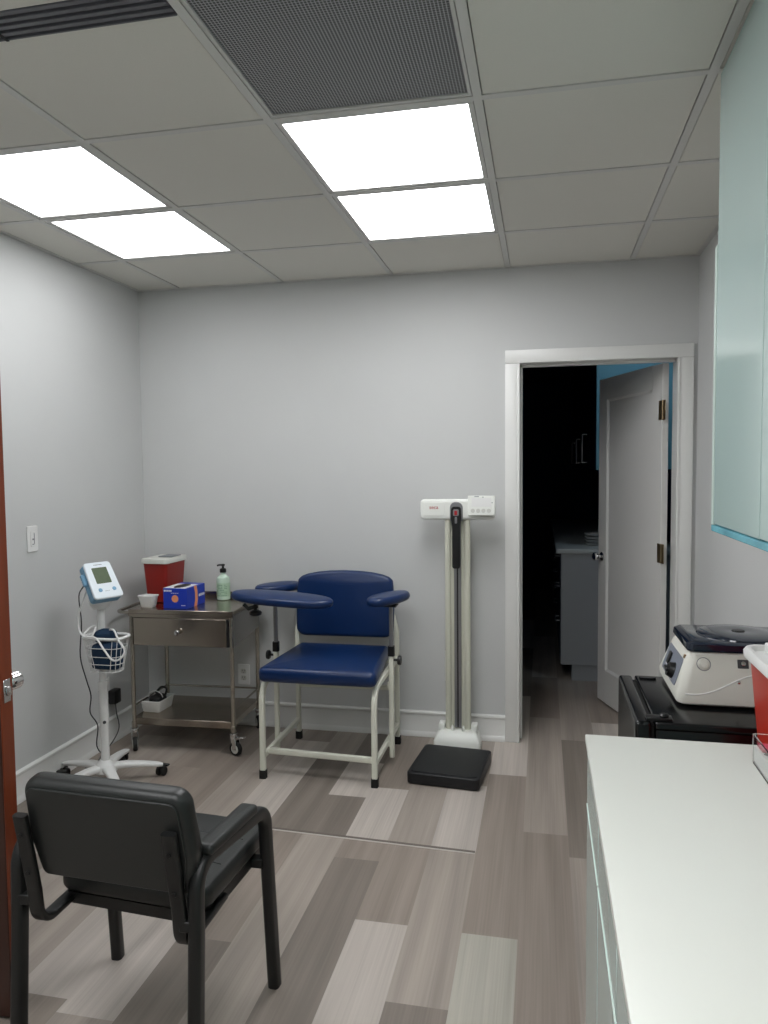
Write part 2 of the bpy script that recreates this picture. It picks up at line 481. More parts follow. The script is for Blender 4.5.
LABS = {(3, 1): 'lit square ceiling panel in front of the doorway side, farther of the right pair', (3, 2): 'lit square ceiling panel touching the dark perforated vent',
        (1, 1): 'lit ceiling panel of the left pair, nearer the back wall', (1, 2): 'lit ceiling panel of the left pair, cut by the left photo edge',
        (3, 5): 'lit ceiling panel behind the camera, right side, nearer the vent', (3, 6): 'lit ceiling panel behind the camera, right side, farther from the vent',
        (1, 5): 'lit ceiling panel behind the camera, left side, nearer the slot diffuser', (1, 6): 'lit ceiling panel behind the camera, left side, farther from the slot diffuser'}
for (i, j), kind in open_cells.items():
    if kind != 'light': continue
    xa, xb = xs[i]+.014, xs[i+1]-.014; yb, ya = ys[j]-.014, ys[j+1]+.014
    cx, cy = (xa+xb)/2, (ya+yb)/2
    t = thing('ceiling_light', LABS[(i, j)], 'ceiling light', (cx, cy, H), 'flat square ceiling light panels')
    bm = bmesh.new()
    for lo, hi in (((xa, ya, H-.003), (xb, ya+.016, H+.03)), ((xa, yb-.016, H-.003), (xb, yb, H+.03)), ((xa, ya+.016, H-.003), (xa+.016, yb-.016, H+.03)), ((xb-.016, ya+.016, H-.003), (xb, yb-.016, H+.03))):
        box(bm, lo, hi, .001, 1)
    obj('frame', bm, 'gridw', t)
    obj('housing', B((xa+.016, ya+.016, H+.012), (xb-.016, yb-.016, H+.05)), 'gridw', t)
    obj('diffuser', B((xa+.0165, ya+.0165, H+.001), (xb-.0165, yb-.0165, H+.008)), 'panel_dim' if i == 1 and j < 4 else 'panel', t)

# return air vent: perforated sheet in a frame, damper box showing through
t = thing('ceiling_vent', 'dark perforated square air vent in the ceiling beside a lit panel', 'air vent', (-.485, 1.85, H))
xa, xb, ya, yb = -.79+.014, -.18-.014, 1.606, 2.136-.014
bm = bmesh.new()
for lo, hi in (((xa, ya-.07, H-.003), (xb, ya-.055, H+.03)), ((xa, yb-.012, H-.003), (xb, yb, H+.03)), ((xa, ya-.055, H-.003), (xa+.010, yb-.012, H+.03)), ((xb-.010, ya-.055, H-.003), (xb, yb-.012, H+.03))): box(bm, lo, hi, .001, 1)
obj('frame', bm, 'gridw', t)
obj('perforated_sheet', B((xa+.0102, ya-.0548, H+.002), (xb-.0102, yb-.0122, H+.005)), 'perf', t)
obj('duct_box', B((-.62, 1.70, H+.03), (-.36, 1.96, H+.1), .004), 'alu', t)

# linear slot diffuser
t = thing('slot_diffuser', 'grey linear slot air diffuser in the ceiling, long louvre strip', 'air diffuser', (-1.4, 1.556, H))
xa, xb = -2.0+.004, -.806
bm = bmesh.new()
for k in range(5):
    y = 1.508+k*.0235; box(bm, (xa, y, H-.004), (xb, y+(.013 if k < 4 else .005), H+.02), .001, 1)
obj('slat', bm, 'slot', t, label='grey parallel louvre bars')
obj('backing', B((xa, 1.509, H+.022), (xb, 1.604, H+.04)), 'slotdark', t)
obj('joint_strip', B((-1.246, 1.508, H-.0055), (-1.238, 1.607, H-.0042)), 'slotdark', t)

# ------------------------------------------------------------------ white door, swung into the next room
HX, HY = .613, YB+WT+.004
dv = Vector((.352-HX, 4.765-HY, 0)); DWd = dv.length; ang = math.atan2(dv.y, dv.x)
def DM(p): return Vector((HX, HY, 0))+Matrix.Rotation(ang, 3, 'Z') @ Vector(p)
t = thing('interior_door', 'white single panel door standing open into the dark room', 'door', (HX, HY, .012), None, ang)
dz0, dz1, th = 0., 1.965, .036
bm = bmesh.new(); st = .105
# local: x along the leaf from hinge, +y faces the camera side
box(bm, (0, -th/2, dz0), (st, th/2, dz1), .002, 1); box(bm, (DWd-st, -th/2, dz0), (DWd, th/2, dz1), .002, 1)
box(bm, (st, -th/2, dz1-st-.02), (DWd-st, th/2, dz1), .0); box(bm, (st, -th/2, dz0), (DWd-st, th/2, .2), .0)
obj('door_frame_rails', bm, 'doorw', t)
bm = bmesh.new(); box(bm, (st+.0005, -.008, .2005), (DWd-st-.0005, .008, dz1-st-.0205))
obj('panel', bm, 'doorw', t)
bm = bmesh.new()
for s in (-1, 1):
    a, b, c, d = st, DWd-st, .2, dz1-st-.02; w = .014
    for quad in (((a, c), (b, c), (b-w, c+w), (a+w, c+w)), ((b, c), (b, d), (b-w, d-w), (b-w, c+w)), ((b, d), (a, d), (a+w, d-w), (b-w, d-w)), ((a, d), (a, c), (a+w, c+w), (a+w, d-w))):
        ys_ = [th/2-.001, th/2-.001, .0085, .0085]
        top = [Vector((q[0], s*yy, q[1])) for q, yy in zip(quad, ys_)]
        bot = [Vector((q[0], s*.007, q[1])) for q in quad]
        add(bm, top+bot, [(0, 1, 2, 3), (7, 6, 5, 4), (0, 4, 5, 1), (1, 5, 6, 2), (2, 6, 7, 3), (3, 7, 4, 0)])
obj('panel_moulding', bm, 'trim', t)
for s in (-1, 1):
    bm = bmesh.new(); zc = .905-.012; xk = DWd-.055
    lathe(bm, [(0, s*.0185), (.026, s*.0185), (.027, s*.022), (.02, s*.028), (.011, s*.03), (.010, s*.045), (.02, s*.05), (.027, s*.06), (.025, s*.072), (.014, s*.078), (0, s*.079)], (xk, 0, zc), 20, 'Y')
    obj('door_knob', bm, 'chrome', t, label='round satin chrome knob')
for zz in (1.738, 1.0, .22):
    bm = bmesh.new(); tube(bm, [(-.009, .02, zz-.05-.012), (-.009, .02, zz+.05-.012)], .0065, 10)
    box(bm, (-.036, .0185, zz-.062), (.03, .0215, zz+.038), .001, 1)
    obj('hinge', bm, 'hinge', t, label='satin brass hinge')

# ------------------------------------------------------------------ the dark room beyond
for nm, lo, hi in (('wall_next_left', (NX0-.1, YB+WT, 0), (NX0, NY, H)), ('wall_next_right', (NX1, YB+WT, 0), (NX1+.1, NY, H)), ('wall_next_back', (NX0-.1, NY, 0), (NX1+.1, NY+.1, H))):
    struct(nm, B(lo, hi), 'unlitwall')
struct('ceiling_next', B((NX0-.1, YB+WT, H), (NX1+.1, NY+.1, H+.1)), 'unlitwall')
# lower cabinet run, seen end on
cx0, ce = .117, 5.15
t = thing('base_cabinet', 'grey base cabinet with end panel in the dark room beyond the door', 'cabinet', (.43, 6.6, 0))
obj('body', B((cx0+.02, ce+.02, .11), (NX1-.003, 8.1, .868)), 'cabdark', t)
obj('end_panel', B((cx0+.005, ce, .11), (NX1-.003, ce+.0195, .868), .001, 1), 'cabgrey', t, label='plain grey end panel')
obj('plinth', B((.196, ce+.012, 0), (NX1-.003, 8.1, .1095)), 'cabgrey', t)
for k in range(4):
    ya = ce+.03+k*.73
    for za, zb in ((.115, .40), (.405, .65), (.655, .865)):
        d = obj('drawer', B((cx0, ya, za), (cx0+.0195, ya+.725, zb), .001, 1), 'cabdark', t)
        if k < 3:
            bm = bmesh.new(); zc = zb-.05
            sweep(bm, fillet([(cx0, ya+.28, zc), (cx0-.028, ya+.28, zc), (cx0-.028, ya+.44, zc), (cx0, ya+.44, zc)], .006, 3), circ(.0055, 8))
            obj('pull', bm, 'alu', d)
tag(obj('countertop', B((cx0-.03, ce-.012, .8685), (NX1-.003, 8.1, .9), .004), 'stone', loc=(.43, 6.6, .8685)), 'pale stone countertop on the grey cabinet beyond the door', 'countertop')
t = thing('upper_cabinet', 'teal sided wall cabinet with bar handles in the dark room', 'cabinet', (.55, 6.6, 1.43))
ux = .343
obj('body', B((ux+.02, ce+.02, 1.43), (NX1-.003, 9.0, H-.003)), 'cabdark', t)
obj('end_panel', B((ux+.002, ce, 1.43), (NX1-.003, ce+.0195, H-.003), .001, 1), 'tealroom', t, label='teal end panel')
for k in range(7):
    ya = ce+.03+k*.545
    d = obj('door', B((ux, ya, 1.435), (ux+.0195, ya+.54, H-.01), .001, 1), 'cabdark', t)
    if k % 2 == 0: continue
    yh = ya+.50
    bm = bmesh.new(); sq(bm, fillet([(ux, yh, 1.485), (ux-.035, yh, 1.485), (ux-.035, yh, 1.71), (ux, yh, 1.71)], .004, 2), .012)
    obj('pull', bm, 'alu', d)
t = thing('added_fill_light', 'added unseen fill light for the cabinet end beyond the door', 'ceiling light', (.66, 4.58, H))  # lamp added out of view to brighten the teal cabinet end
bm = bmesh.new(); lathe(bm, [(.055, H-.0005), (.075, H-.0005), (.075, H-.006), (.058, H-.008), (.055, H-.004), (.055, H-.0005)], (.66, 4.58, 0), 28, cap=False); obj('trim_ring', bm, 'white', t)
bm = bmesh.new(); lathe(bm, [(0, H-.003), (.0545, H-.003), (.0545, H-.001), (0, H-.001)], (.66, 4.58, 0), 28); obj('lens', bm, 'fill_light', t)
# stack of papers / dishes at the counter edge behind the door
bm = bmesh.new()
for k in range(4): lathe(bm, [(0, .9005+k*.022), (.05, .9005+k*.022), (.075, .918+k*.022), (.077, .919+k*.022), (.05, .906+k*.022), (0, .905+k*.022)], (.36, 5.42, 0), 24)
tag(obj('bowl_stack', bm, 'white', loc=(.36, 5.42, .9005)), 'small pale bowl stack on the counter beyond the door', 'bowls')

# ------------------------------------------------------------------ brown wooden door at the left edge
bx, by0, by1 = -1.366, 1.645, 1.690
t = thing('wooden_door', 'reddish brown wooden door leaf seen edge on at left', 'door', (XL+.02, by0, 0))
bm = bmesh.new(); box(bm, (XL+.02, by0, .01), (bx-.004, by1, 2.03), .002, 1); obj('leaf', bm, 'woodshade', t)
obj('edge_band', B((bx-.0038, by0, .01), (bx, by1, 2.03), .0012, 1), 'wood', t, label='reddish brown edge')
bm = bmesh.new(); zc = .885
box(bm, (bx+.0002, by0+.010, zc-.03), (bx+.002, by1-.010, zc+.03), .0008, 1); box(bm, (bx+.002, by0+.016, zc-.012), (bx+.011, by1-.017, zc+.012), .002, 2)
obj('latch', bm, 'chrome', t)
for s, yy in ((1, by1), (-1, by0)):
    bm = bmesh.new(); xk = bx-.050
    lathe(bm, [(0, 0), (.030, 0), (.030, s*.006), (.024, s*.011), (.011, s*.013), (.011, s*.03), (.018, s*.036), (.024, s*.046), (.025, s*.075), (.021, s*.08), (0, s*.081)], (xk, yy+s*.0003, zc), 24, 'Y')
    obj('door_knob', bm, 'chrome', t, label='satin chrome knob')

# ------------------------------------------------------------------ wall plates
def plate(name, label, cat, c, x, n, kind):
    t = thing(name, label, cat, c)
    m = frame(c, x, n)
    bm = bmesh.new(); pad(bm, rrect(.072, .118, .006, 3), .006, .003, mx=m); obj('cover_plate', bm, 'white', t)
    if kind == 'switch':
        bm = bmesh.new(); box(bm, (-.017, -.034, .006), (.017, .034, .009), .001, 1, mx=m); obj('bezel', bm, 'white', t)
        bm = bmesh.new(); box(bm, (.004, -.022, .0088), (.008, .026, .0096), 0, 1, mx=m); box(bm, (-.007, -.004, .0088), (.003, .002, .0115), .0005, 1, mx=m); box(bm, (.004, -.026, .0088), (-.008, -.022, .0096), 0, 1, mx=m); obj('slider', bm, 'greyprint', t)
    else:
        for s in (-1, 1):
            bm = bmesh.new(); prism(bm, rrect(.034, .028, .01, 4), .006, .0085, mx=m @ Matrix.Translation((0, s*.0195, 0))); r = obj('receptacle', bm, 'offwhite', t)
            bm = bmesh.new()
            for q in (-.0065, .0065): box(bm, (q-.001, s*.0195-.001, .0085), (q+.001, s*.0195+.007, .0087), mx=m)
            lathe(bm, [(0, .0085), (.0022, .0085), (.0022, .0087), (0, .0087)], (0, 0, 0), 10); 
            obj('slot', bm if False else _slots(m, s), 'black', r)
            bm.free()
    return t
def _slots(m, s):
    bm = bmesh.new()
    for q in (-.0065, .0065): box(bm, (q-.0012, s*.0195-.001, .0085), (q+.0012, s*.0195+.008, .0088), mx=m)
    box(bm, (-.002, s*.0195-.010, .0085), (.002, s*.0195-.006, .0088), mx=m)
    return bm
plate('light_switch', 'white dimmer light switch on the left wall', 'light switch', (XL, 2.962, 1.150), (0, 1, 0), (1, 0, 0), 'switch')
plate('wall_outlet', 'white wall outlet seen through the steel trolley on the back wall', 'outlet', (-1.667, YB, .288), (1, 0, 0), (0, -1, 0), 'outlet')
plate('wall_outlet', 'white wall outlet on the left wall with a black adapter plugged in', 'outlet', (XL, 3.495, .300), (0, 1, 0), (1, 0, 0), 'outlet')

# power adapter + cord
t = thing('power_adapter', 'black plug in adapter and thin cord below the left wall outlet', 'adapter', (XL+.009, 3.53, .25))
bm = bmesh.new(); box(bm, (XL+.0092, 3.505, .215), (XL+.05, 3.568, .290), .006); obj('plug_body', bm, 'black', t)
bm = bmesh.new(); tube(bm, smooth_path([(XL+.03, 3.54, .217), (XL+.035, 3.54, .16), (XL+.06, 3.52, .09), (XL+.065, 3.45, .04), (XL+.06, 3.36, .006), (XL+.09, 3.27, .006), (XL+.07, 3.2, .006), (XL+.13, 3.16, .006), (XL+.16, 3.10, .03)], 5), .003, 6)
obj('cord', bm, 'dark', t)

# ------------------------------------------------------------------ blood pressure monitor on a rolling stand
BPx, BPy = -1.992, 3.06
t = thing('monitor_stand', 'white rolling stand with a blood pressure monitor and wire basket', 'medical monitor stand', (BPx, BPy, 0))
bm = bmesh.new()
lathe(bm, [(0, .055), (.05, .055), (.055, .06), (.052, .082), (.035, .1), (.026, .112), (0, .112)], (BPx, BPy, 0), 24)
angs = [27+72*k for k in range(5)]
for a in angs:
    d = Vector((cos(rad(a)), sin(rad(a)), 0)); c = Vector((BPx, BPy, 0))
    pts = [c+d*.02+Vector((0, 0, .076)), c+d*.09+Vector((0, 0, .079)), c+d*.17+Vector((0, 0, .072)), c+d*.235+Vector((0, 0, .062)), c+d*.255+Vector((0, 0, .058))]
    sweep(bm, pts, rrect(.048, .026, .01, 3), up=(0, 0, 1), scales=[1.15, 1, .85, .7, .45])
obj('star_base', bm, 'white', t)
def wheel(bm, c, ax, r, w, n=20):
    ax = Vector(ax).normalized(); m = frame(c, ax.orthogonal(), ax)
    tb = bmesh.new(); lathe(tb, [(0, -w*.35), (r*.55, -w*.35), (r*.6, -w/2), (r*.9, -w/2), (r, -w*.3), (r, w*.3), (r*.9, w/2), (r*.6, w/2), (r*.55, w*.35), (0, w*.35)], (0, 0, 0), n); bmerge(bm, tb, m)
for i, a in enumerate(angs):
    d = Vector((cos(rad(a)), sin(rad(a)), 0)); c = Vector((BPx, BPy, 0))+d*.238
    tw = Vector((cos(rad(a+60+i*25)), sin(rad(a+60+i*25)), 0)); ax = Vector((-tw.y, tw.x, 0))
    bm = bmesh.new(); tube(bm, [c+Vector((0, 0, .04)), c+Vector((0, 0, .061))], .008, 8)
    sweep(bm, [c+tw*.02+Vector((0, 0, .02)), c+tw*.02+Vector((0, 0, .044)), c+tw*-.012+Vector((0, 0, .05))], rrect(.014, .012, .004, 2), up=ax)
    box(bm, (-.008, -.024, 0), (.012, .024, .01), .003, 1, mx=Matrix.Translation(c+tw*.045+Vector((0, 0, .036))) @ Matrix.Rotation(math.atan2(tw.y, tw.x), 4, 'Z'))
    cs = obj('caster', bm, 'black', t)
    bm = bmesh.new()
    for s in (-1, 1): wheel(bm, c+tw*.02+ax*s*.013+Vector((0, 0, .0225)), ax, .0225, .014)
    obj('wheel', bm, 'rubber', cs)
bm = bmesh.new(); tube(bm, [(BPx, BPy, .1125), (BPx, BPy, .47)], .0195, 20); tube(bm, [(BPx, BPy, .47), (BPx, BPy, .845)], .0165, 20)
tube(bm, [(BPx, BPy, .44), (BPx, BPy, .485)], .0225, 20)
obj('pole', bm, 'white', t)
bm = bmesh.new(); lathe(bm, [(0, 0), (.006, 0), (.008, .004), (.005, .008), (0, .009)], (0, 0, 0), 10); bmesh.ops.transform(bm, matrix=frame((BPx+.012, BPy-.0175, .295), (0, 0, 1), (.55, -.83, 0)), verts=bm.verts)
obj('set_screw', bm, 'dark', t)
# wire basket in front of the pole
bcx, bcy = BPx+.043, BPy-.03
bm = bmesh.new()
def ring(w, d, r, z): return [Vector((bcx+p[0], bcy+p[1], z)) for p in rrect(w, d, r, 6)]
def bring(z):
    k = (z-.545)/(.70-.545); return .145+.05*k, .09+.03*k, .042
for z in (.545, .58, .615, .655):
    w, d, r = bring(z); tube(bm, ring(w, d, r, z), .0018, 6, closed=True)
w0, w1 = ring(*bring(.545), .545), ring(*bring(.70), .70)
for k in range(0, len(w0), 2): tube(bm, [w1[k], w0[k]], .0016, 6)
for k in range(5): 
    x = bcx-.055+k*.0275; tube(bm, [(x, bcy-.05, .545), (x, bcy+.05, .545)], .0016, 6)
bk = obj('basket', bm, 'white', t)
bm = bmesh.new(); w, d, r = bring(.70); tube(bm, ring(w, d, r, .70), .007, 10, closed=True); obj('rim', bm, 'white', bk)
# monitor head
fdir = Vector((sin(rad(64)), -cos(rad(64)), 0)); rdir = Vector((-fdir.y, fdir.x, 0)); tilt = rad(35)
nrm = (fdir*cos(tilt)+Vector((0, 0, 1))*sin(tilt)).normalized()
Mm = frame((BPx+.022, BPy-.015, .954), rdir, nrm)
out = []
for (x, y), r in zip(((-.074, -.094), (.074, -.094), (.066, .094), (-.066, .094)), (.018,)*4): out.append((x, y))
def rpoly(poly, r, n=5):
    pts = [Vector((p[0], p[1], 0)) for p in poly]; m = len(pts); o = []
    for i in range(m):
        f = fillet([(pts[i-1]+pts[i])/2, pts[i], (pts[i]+pts[(i+1) % m])/2], r, n)[1:-1]; o += [(p.x, p.y) for p in f]
    return o
mo = rpoly(out, .016)
bm = bmesh.new(); pad(bm, offset(mo, .001), .040, .010, mx=Mm @ Matrix.Translation((0, 0, -.044)))
box(bm, (-.082, -.01, -.03), (-.064, .05, -.012), .004, 1, mx=Mm)
mh = obj('monitor', bm, 'monblue', t, label='blood pressure monitor head with a pale blue rear shell')
bm = bmesh.new(); pad(bm, mo, .014, .006, mx=Mm @ Matrix.Translation((0, 0, -.0038))); obj('front_shell', bm, 'monwhite', mh, label='white front shell')
bm = bmesh.new(); prism(bm, rrect(.074, .082, .003, 2), 0, .001, mx=Mm @ Matrix.Translation((0, .022, .0102))); obj('screen', bm, 'lcd', mh, label='grey green display')
for x in (-.033, .036):
    bm = bmesh.new(); pad(bm, circ(.0095, 16), .003, .0012, mx=Mm @ Matrix.Translation((x, -.052, .0102))); obj('button', bm, 'monblue', mh)
bm = bmesh.new()
for k in range(6): box(bm, (-.02+k*.007, .076, .0102), (-.015+k*.007, .0795, .0106), mx=Mm)
obj('upper_print', bm, 'greyprint', mh)
bm = bmesh.new()
for k in range(4): box(bm, (-.012+k*.006, -.0595, .0102), (-.008+k*.006, -.0575, .0106), mx=Mm)
obj('lower_print', bm, 'greyprint', mh)
bm = bmesh.new(); lathe(bm, [(0, .822), (.03, .822), (.045, .84), (.05, .868), (.045, .885), (.02, .9), (0, .9)], (BPx, BPy-.004, 0), 20); obj('mount_cup', bm, 'white', t)
# mains lead of the monitor hanging to the floor
bm = bmesh.new()
tube(bm, smooth_path([(BPx-.06, BPy-.035, .93), (BPx-.09, BPy-.03, .88), (BPx-.095, BPy-.01, .75), (BPx-.1, BPy-.02, .6), (BPx-.085, BPy, .48), (BPx-.065, BPy, .41), (BPx-.072, BPy, .33), (BPx-.035, BPy, .27), (BPx-.05, BPy+.01, .17), (BPx-.02, BPy+.015, .125), (BPx+.005, BPy+.021, .117)], 5), .003, 6)
obj('lead', bm, 'dark', t, label='dark thin mains lead')
# cuff and its hose in the basket
t = thing('pressure_cuff', 'navy blue folded arm cuff lying in the wire basket', 'blood pressure cuff', (bcx, bcy, .552))
bm = bmesh.new(); pad(bm, rrect(.132, .074, .02, 4), .115, .018, crown=.01, mx=Matrix.Translation((bcx+.004, bcy, .552)))
obj('cuff_fold', bm, 'cuff', t)
bm = bmesh.new(); pad(bm, rrect(.098, .06, .02, 4), .055, .02, crown=.008, mx=Matrix.Translation((bcx-.005, bcy+.004, .6735)) @ Matrix.Rotation(rad(12), 4, 'Z')); obj('cuff_roll', bm, 'cuff', t)
bm = bmesh.new()
tube(bm, smooth_path([(BPx-.05, BPy-.02, .915), (BPx-.055, BPy-.045, .87), (BPx-.075, BPy-.06, .80), (BPx-.06, BPy-.08, .74), (bcx-.06, bcy-.078, .713), (bcx-.02, bcy-.082, .72), (bcx-.02, bcy-.05, .752), (bcx-.05, bcy-.045, .748), (bcx-.06, bcy-.082, .715), (bcx+.0, bcy-.085, .712), (bcx+.05, bcy-.095, .66), (bcx+.09, bcy-.10, .62), (bcx+.125, bcy-.095, .625), (bcx+.14, bcy-.08, .66), (bcx+.11, bcy-.075, .70), (bcx+.06, bcy-.03, .735), (bcx+.02, bcy, .732)], 6), .0045, 8)
obj('hose', bm, 'white', t, label='white rubber hose')

# ------------------------------------------------------------------ steel trolley
TX0, TX1, TY0, TY1, TZ = -2.100, -1.535, 3.462, 3.875, .741
t = thing('instrument_trolley', 'stainless steel trolley with one drawer and bottom shelf', 'trolley', ((TX0+TX1)/2, (TY0+TY1)/2, 0))
t.rotation_euler = (0, 0, rad(2.6))
lx = (TX0+.012, TX1-.012); ly = (TY0+.012, TY1-.012)
for x in lx:
    for y in ly:
        bm = bmesh.new(); tube(bm, [(x, y, .125), (x, y, TZ-.022)], .0115, 14); lathe(bm, [(0, .118), (.0145, .118), (.0145, .15), (.0115, .152), (0, .152)], (x, y, 0), 14); lg = obj('leg', bm, 'steelr', t)
bm = bmesh.new()
box(bm, (TX0, TY0, TZ-.022), (TX1, TY1, TZ), .002, 1); 
sq(bm, [(TX0+.002, TY1-.003, TZ+.016), (TX1-.002, TY1-.003, TZ+.016)], .006, .032, .001)
box(bm, (TX0, TY0, TZ-.034), (TX1, TY0+.003, TZ-.0215)); 
obj('top', bm, 'steel', t)
obj('front_rail', B((TX0+.02, TY0+.0035, TZ-.041), (TX1-.02, TY0+.020, TZ-.0225), .001, 1), 'steel', t)
dz = obj('drawer', B((TX0+.026, TY0+.002, .556), (TX1-.036, TY1-.05, TZ-.042), .002, 1), 'steel', t)
bm = bmesh.new(); lathe(bm, [(0, .0018), (.006, .0015), (.006, -.01), (.013, -.014), (.015, -.02), (.011, -.026), (0, -.028)], (TX0+.272, TY0, .63), 18, 'Y'); obj('knob', bm, 'chrome', dz)
obj('drawer_stile', B((TX1-.0355, TY0+.004, .556), (TX1-.026, TY0+.018, TZ-.0415)), 'slotdark', t, label='dark gap strip beside the drawer')
for x in (TX0-.0005, TX1-.0025):
    bm = bmesh.new(); prism(bm, [(TY0+.012, .556), (TY1-.012, .585), (TY1-.012, TZ-.0225), (TY0+.012, TZ-.0225)], x, x+.003, mx=Matrix(((0, 0, 1, 0), (1, 0, 0, 0), (0, 1, 0, 0), (0, 0, 0, 1)))); obj('side_panel', bm, 'satin', t)
bm = bmesh.new(); box(bm, (TX0+.012, TY0+.012, .166), (TX1-.012, TY1-.012, .172)); box(bm, (TX0+.0235, TY0+.008, .136), (TX1-.0235, TY0+.012, .172), .001, 1)
for x in (TX0+.011, TX1-.013): box(bm, (x, TY0+.026, .142), (x+.002, TY1-.026, .172))
obj('shelf', bm, 'steel', t)
for pa, pb in (((lx[0], ly[1]-.0, .232), (lx[1], ly[1], .232)), ((lx[0], ly[0], .232), (lx[0], ly[1], .232)), ((lx[1], ly[0], .232), (lx[1], ly[1], .232))):
    bm = bmesh.new(); tube(bm, [pa, pb], .0055, 10); obj('guard_rail', bm, 'steelr', t)
bm = bmesh.new(); tube(bm, fillet([(TX0+.004, TY0+.05, TZ-.028), (TX0-.105, TY0+.07, TZ-.028), (TX0-.105, TY1-.07, TZ-.028), (TX0+.004, TY1-.05, TZ-.028)], .05, 6), .009, 12); obj('push_handle', bm, 'steelr', t)
for i, (x, y) in enumerate([(a, b) for a in lx for b in ly]):
    tw = Vector(((.5, -.86, 0), (-.8, .6, 0), (.93, -.36, 0), (-.5, .86, 0))[i]); tw.normalize(); ax = Vector((-tw.y, tw.x, 0)); c = Vector((x, y, 0))+tw*.014
    bm = bmesh.new(); lathe(bm, [(0, .118), (.02, .117), (.022, .108), (.02, .098), (0, .098)], (x, y, 0), 16)
    for s in (-1, 1):
        o_ = c+ax*s*.0155
        sweep(bm, [Vector((x, y, .1))+ax*s*.0135, o_+Vector((0, 0, .07)), o_+Vector((0, 0, .034))], rrect(.003, .026, .001, 1), up=tw)
    if y < 3.6 and x > -1.8: box(bm, (.0, -.012, 0), (.05, .012, .004), .001, 1, mx=Matrix.Translation(c+Vector((0, 0, .092))) @ Matrix.Rotation(rad(8), 4, 'Z'))
    cs = obj('caster', bm, 'chrome', t)
    bm = bmesh.new(); wheel(bm, c+Vector((0, 0, .036)), ax, .036, .022); w_ = obj('wheel', bm, 'rubber', cs)
    bm = bmesh.new()
    lathe(bm, [(0, -.0125), (.022, -.0125), (.025, -.009), (.025, .009), (.022, .0125), (0, .0125)], (0, 0, 0), 18); bmesh.ops.transform(bm, matrix=frame(c+Vector((0, 0, .036)), ax.orthogonal(), ax), verts=bm.verts)
    obj('wheel_hub', bm, 'offwhite', cs)

# things on the trolley
z = TZ+.0005
def taper_bin(t, cx, cy, z0, z1, wb, db, wt, dt, r, m, rot=0., shell=.003):
    bm = bmesh.new(); rot = Matrix.Translation((cx, cy, 0)) @ Matrix.Rotation(rot, 4, 'Z')
    def rg(w, d, zz, rr): return [rot @ Vector((p[0], p[1], zz)) for p in rrect(w, d, rr, 5)]
    loft(bm, [rg(wb-.02, db-.02, z0, r*.8), rg(wb, db, z0+.006, r), rg(wt, dt, z1, r*1.2), rg(wt-2*shell, dt-2*shell, z1, r*1.15), rg(wb-2*shell, db-2*shell, z0+.012, r*.9)])
    return obj('tub', bm, m, t), rg
t = thing('sharps_container', 'dark red sharps container with white lid on the steel trolley', 'sharps container', (-2.032, 3.735, z))
_, rg = taper_bin(t, -2.032, 3.735, z, z+.225, .115, .185, .145, .215, .016, 'dred', rad(-2))
bm = bmesh.new(); loft(bm, [rg(.147, .217, z+.2145, .02), rg(.160, .232, z+.2145, .024), rg(.162, .234, z+.232, .024), rg(.154, .226, z+.24, .02)]); ld = obj('lid', bm, 'offwhite', t, label='white flanged lid')
bm = bmesh.new(); box(bm, (-2.05, 3.70, z+.2405), (-1.97, 3.81, z+.246), .002, 1); obj('lid_flap', bm, 'greyprint', ld)

t = thing('glove_box', 'blue cardboard glove box with orange dot on the steel trolley', 'glove box', (-1.85, 3.6, z))
G = Matrix.Translation((-1.850, 3.602, z)) @ Matrix.Rotation(rad(-1), 4, 'Z'); gw, gd, gh = .135, .20, .106
bm = bmesh.new(); box(bm, (-gw/2, -gd/2, 0), (gw/2, gd/2, gh), .0015, 1, mx=G); obj('carton', bm, 'boxblue', t)
bm = bmesh.new(); box(bm, (-gw/2+.002, -gd/2+.002, gh), (gw/2-.012, gd/2-.05, gh+.0006), mx=G); obj('top_print', bm, 'paperw', t, label='white top with an opening')
bm = bmesh.new(); prism(bm, [(.032*cos(a), .07*sin(a)-.02) for a in [2*pi*k/24 for k in range(24)]], gh+.0007, gh+.002, mx=G); obj('opening', bm, 'black', t)
bm = bmesh.new(); prism(bm, circ(.019, 24), 0, .0006, mx=G @ frame((.0, -gd/2, .052), (1, 0, 0), (0, -1, 0)))
prism(bm, [(-.035, -.054), (-.005, -.054), (.006, -.02), (.005, .02), (-.006, .054), (-.034, .054), (-.022, .02), (-.022, -.02)], 0, .0006, mx=G @ frame((gw/2, .01, .054), (0, 1, 0), (1, 0, 0)))
obj('orange_print', bm, 'orange', t, label='orange dot and wave print')
bm = bmesh.new()
for k in range(5): box(bm, (-.062+k*.009, -gd/2-.0006, .088), (-.055+k*.009, -gd/2, .097), mx=G)
for k in range(4): box(bm, (-.022+k*.011, -gd/2-.0006, .079), (-.014+k*.011, -gd/2, .082), mx=G)
for k in range(3): box(bm, (.035+k*.008, -gd/2-.0006, .016), (.041+k*.008, -gd/2, .020), mx=G)
for k in range(6): box(bm, (gw/2, .03+k*.011, .045), (gw/2+.0006, .038+k*.011, .058), mx=G)
obj('white_print', bm, 'paperw', t, label='small white printed marks')

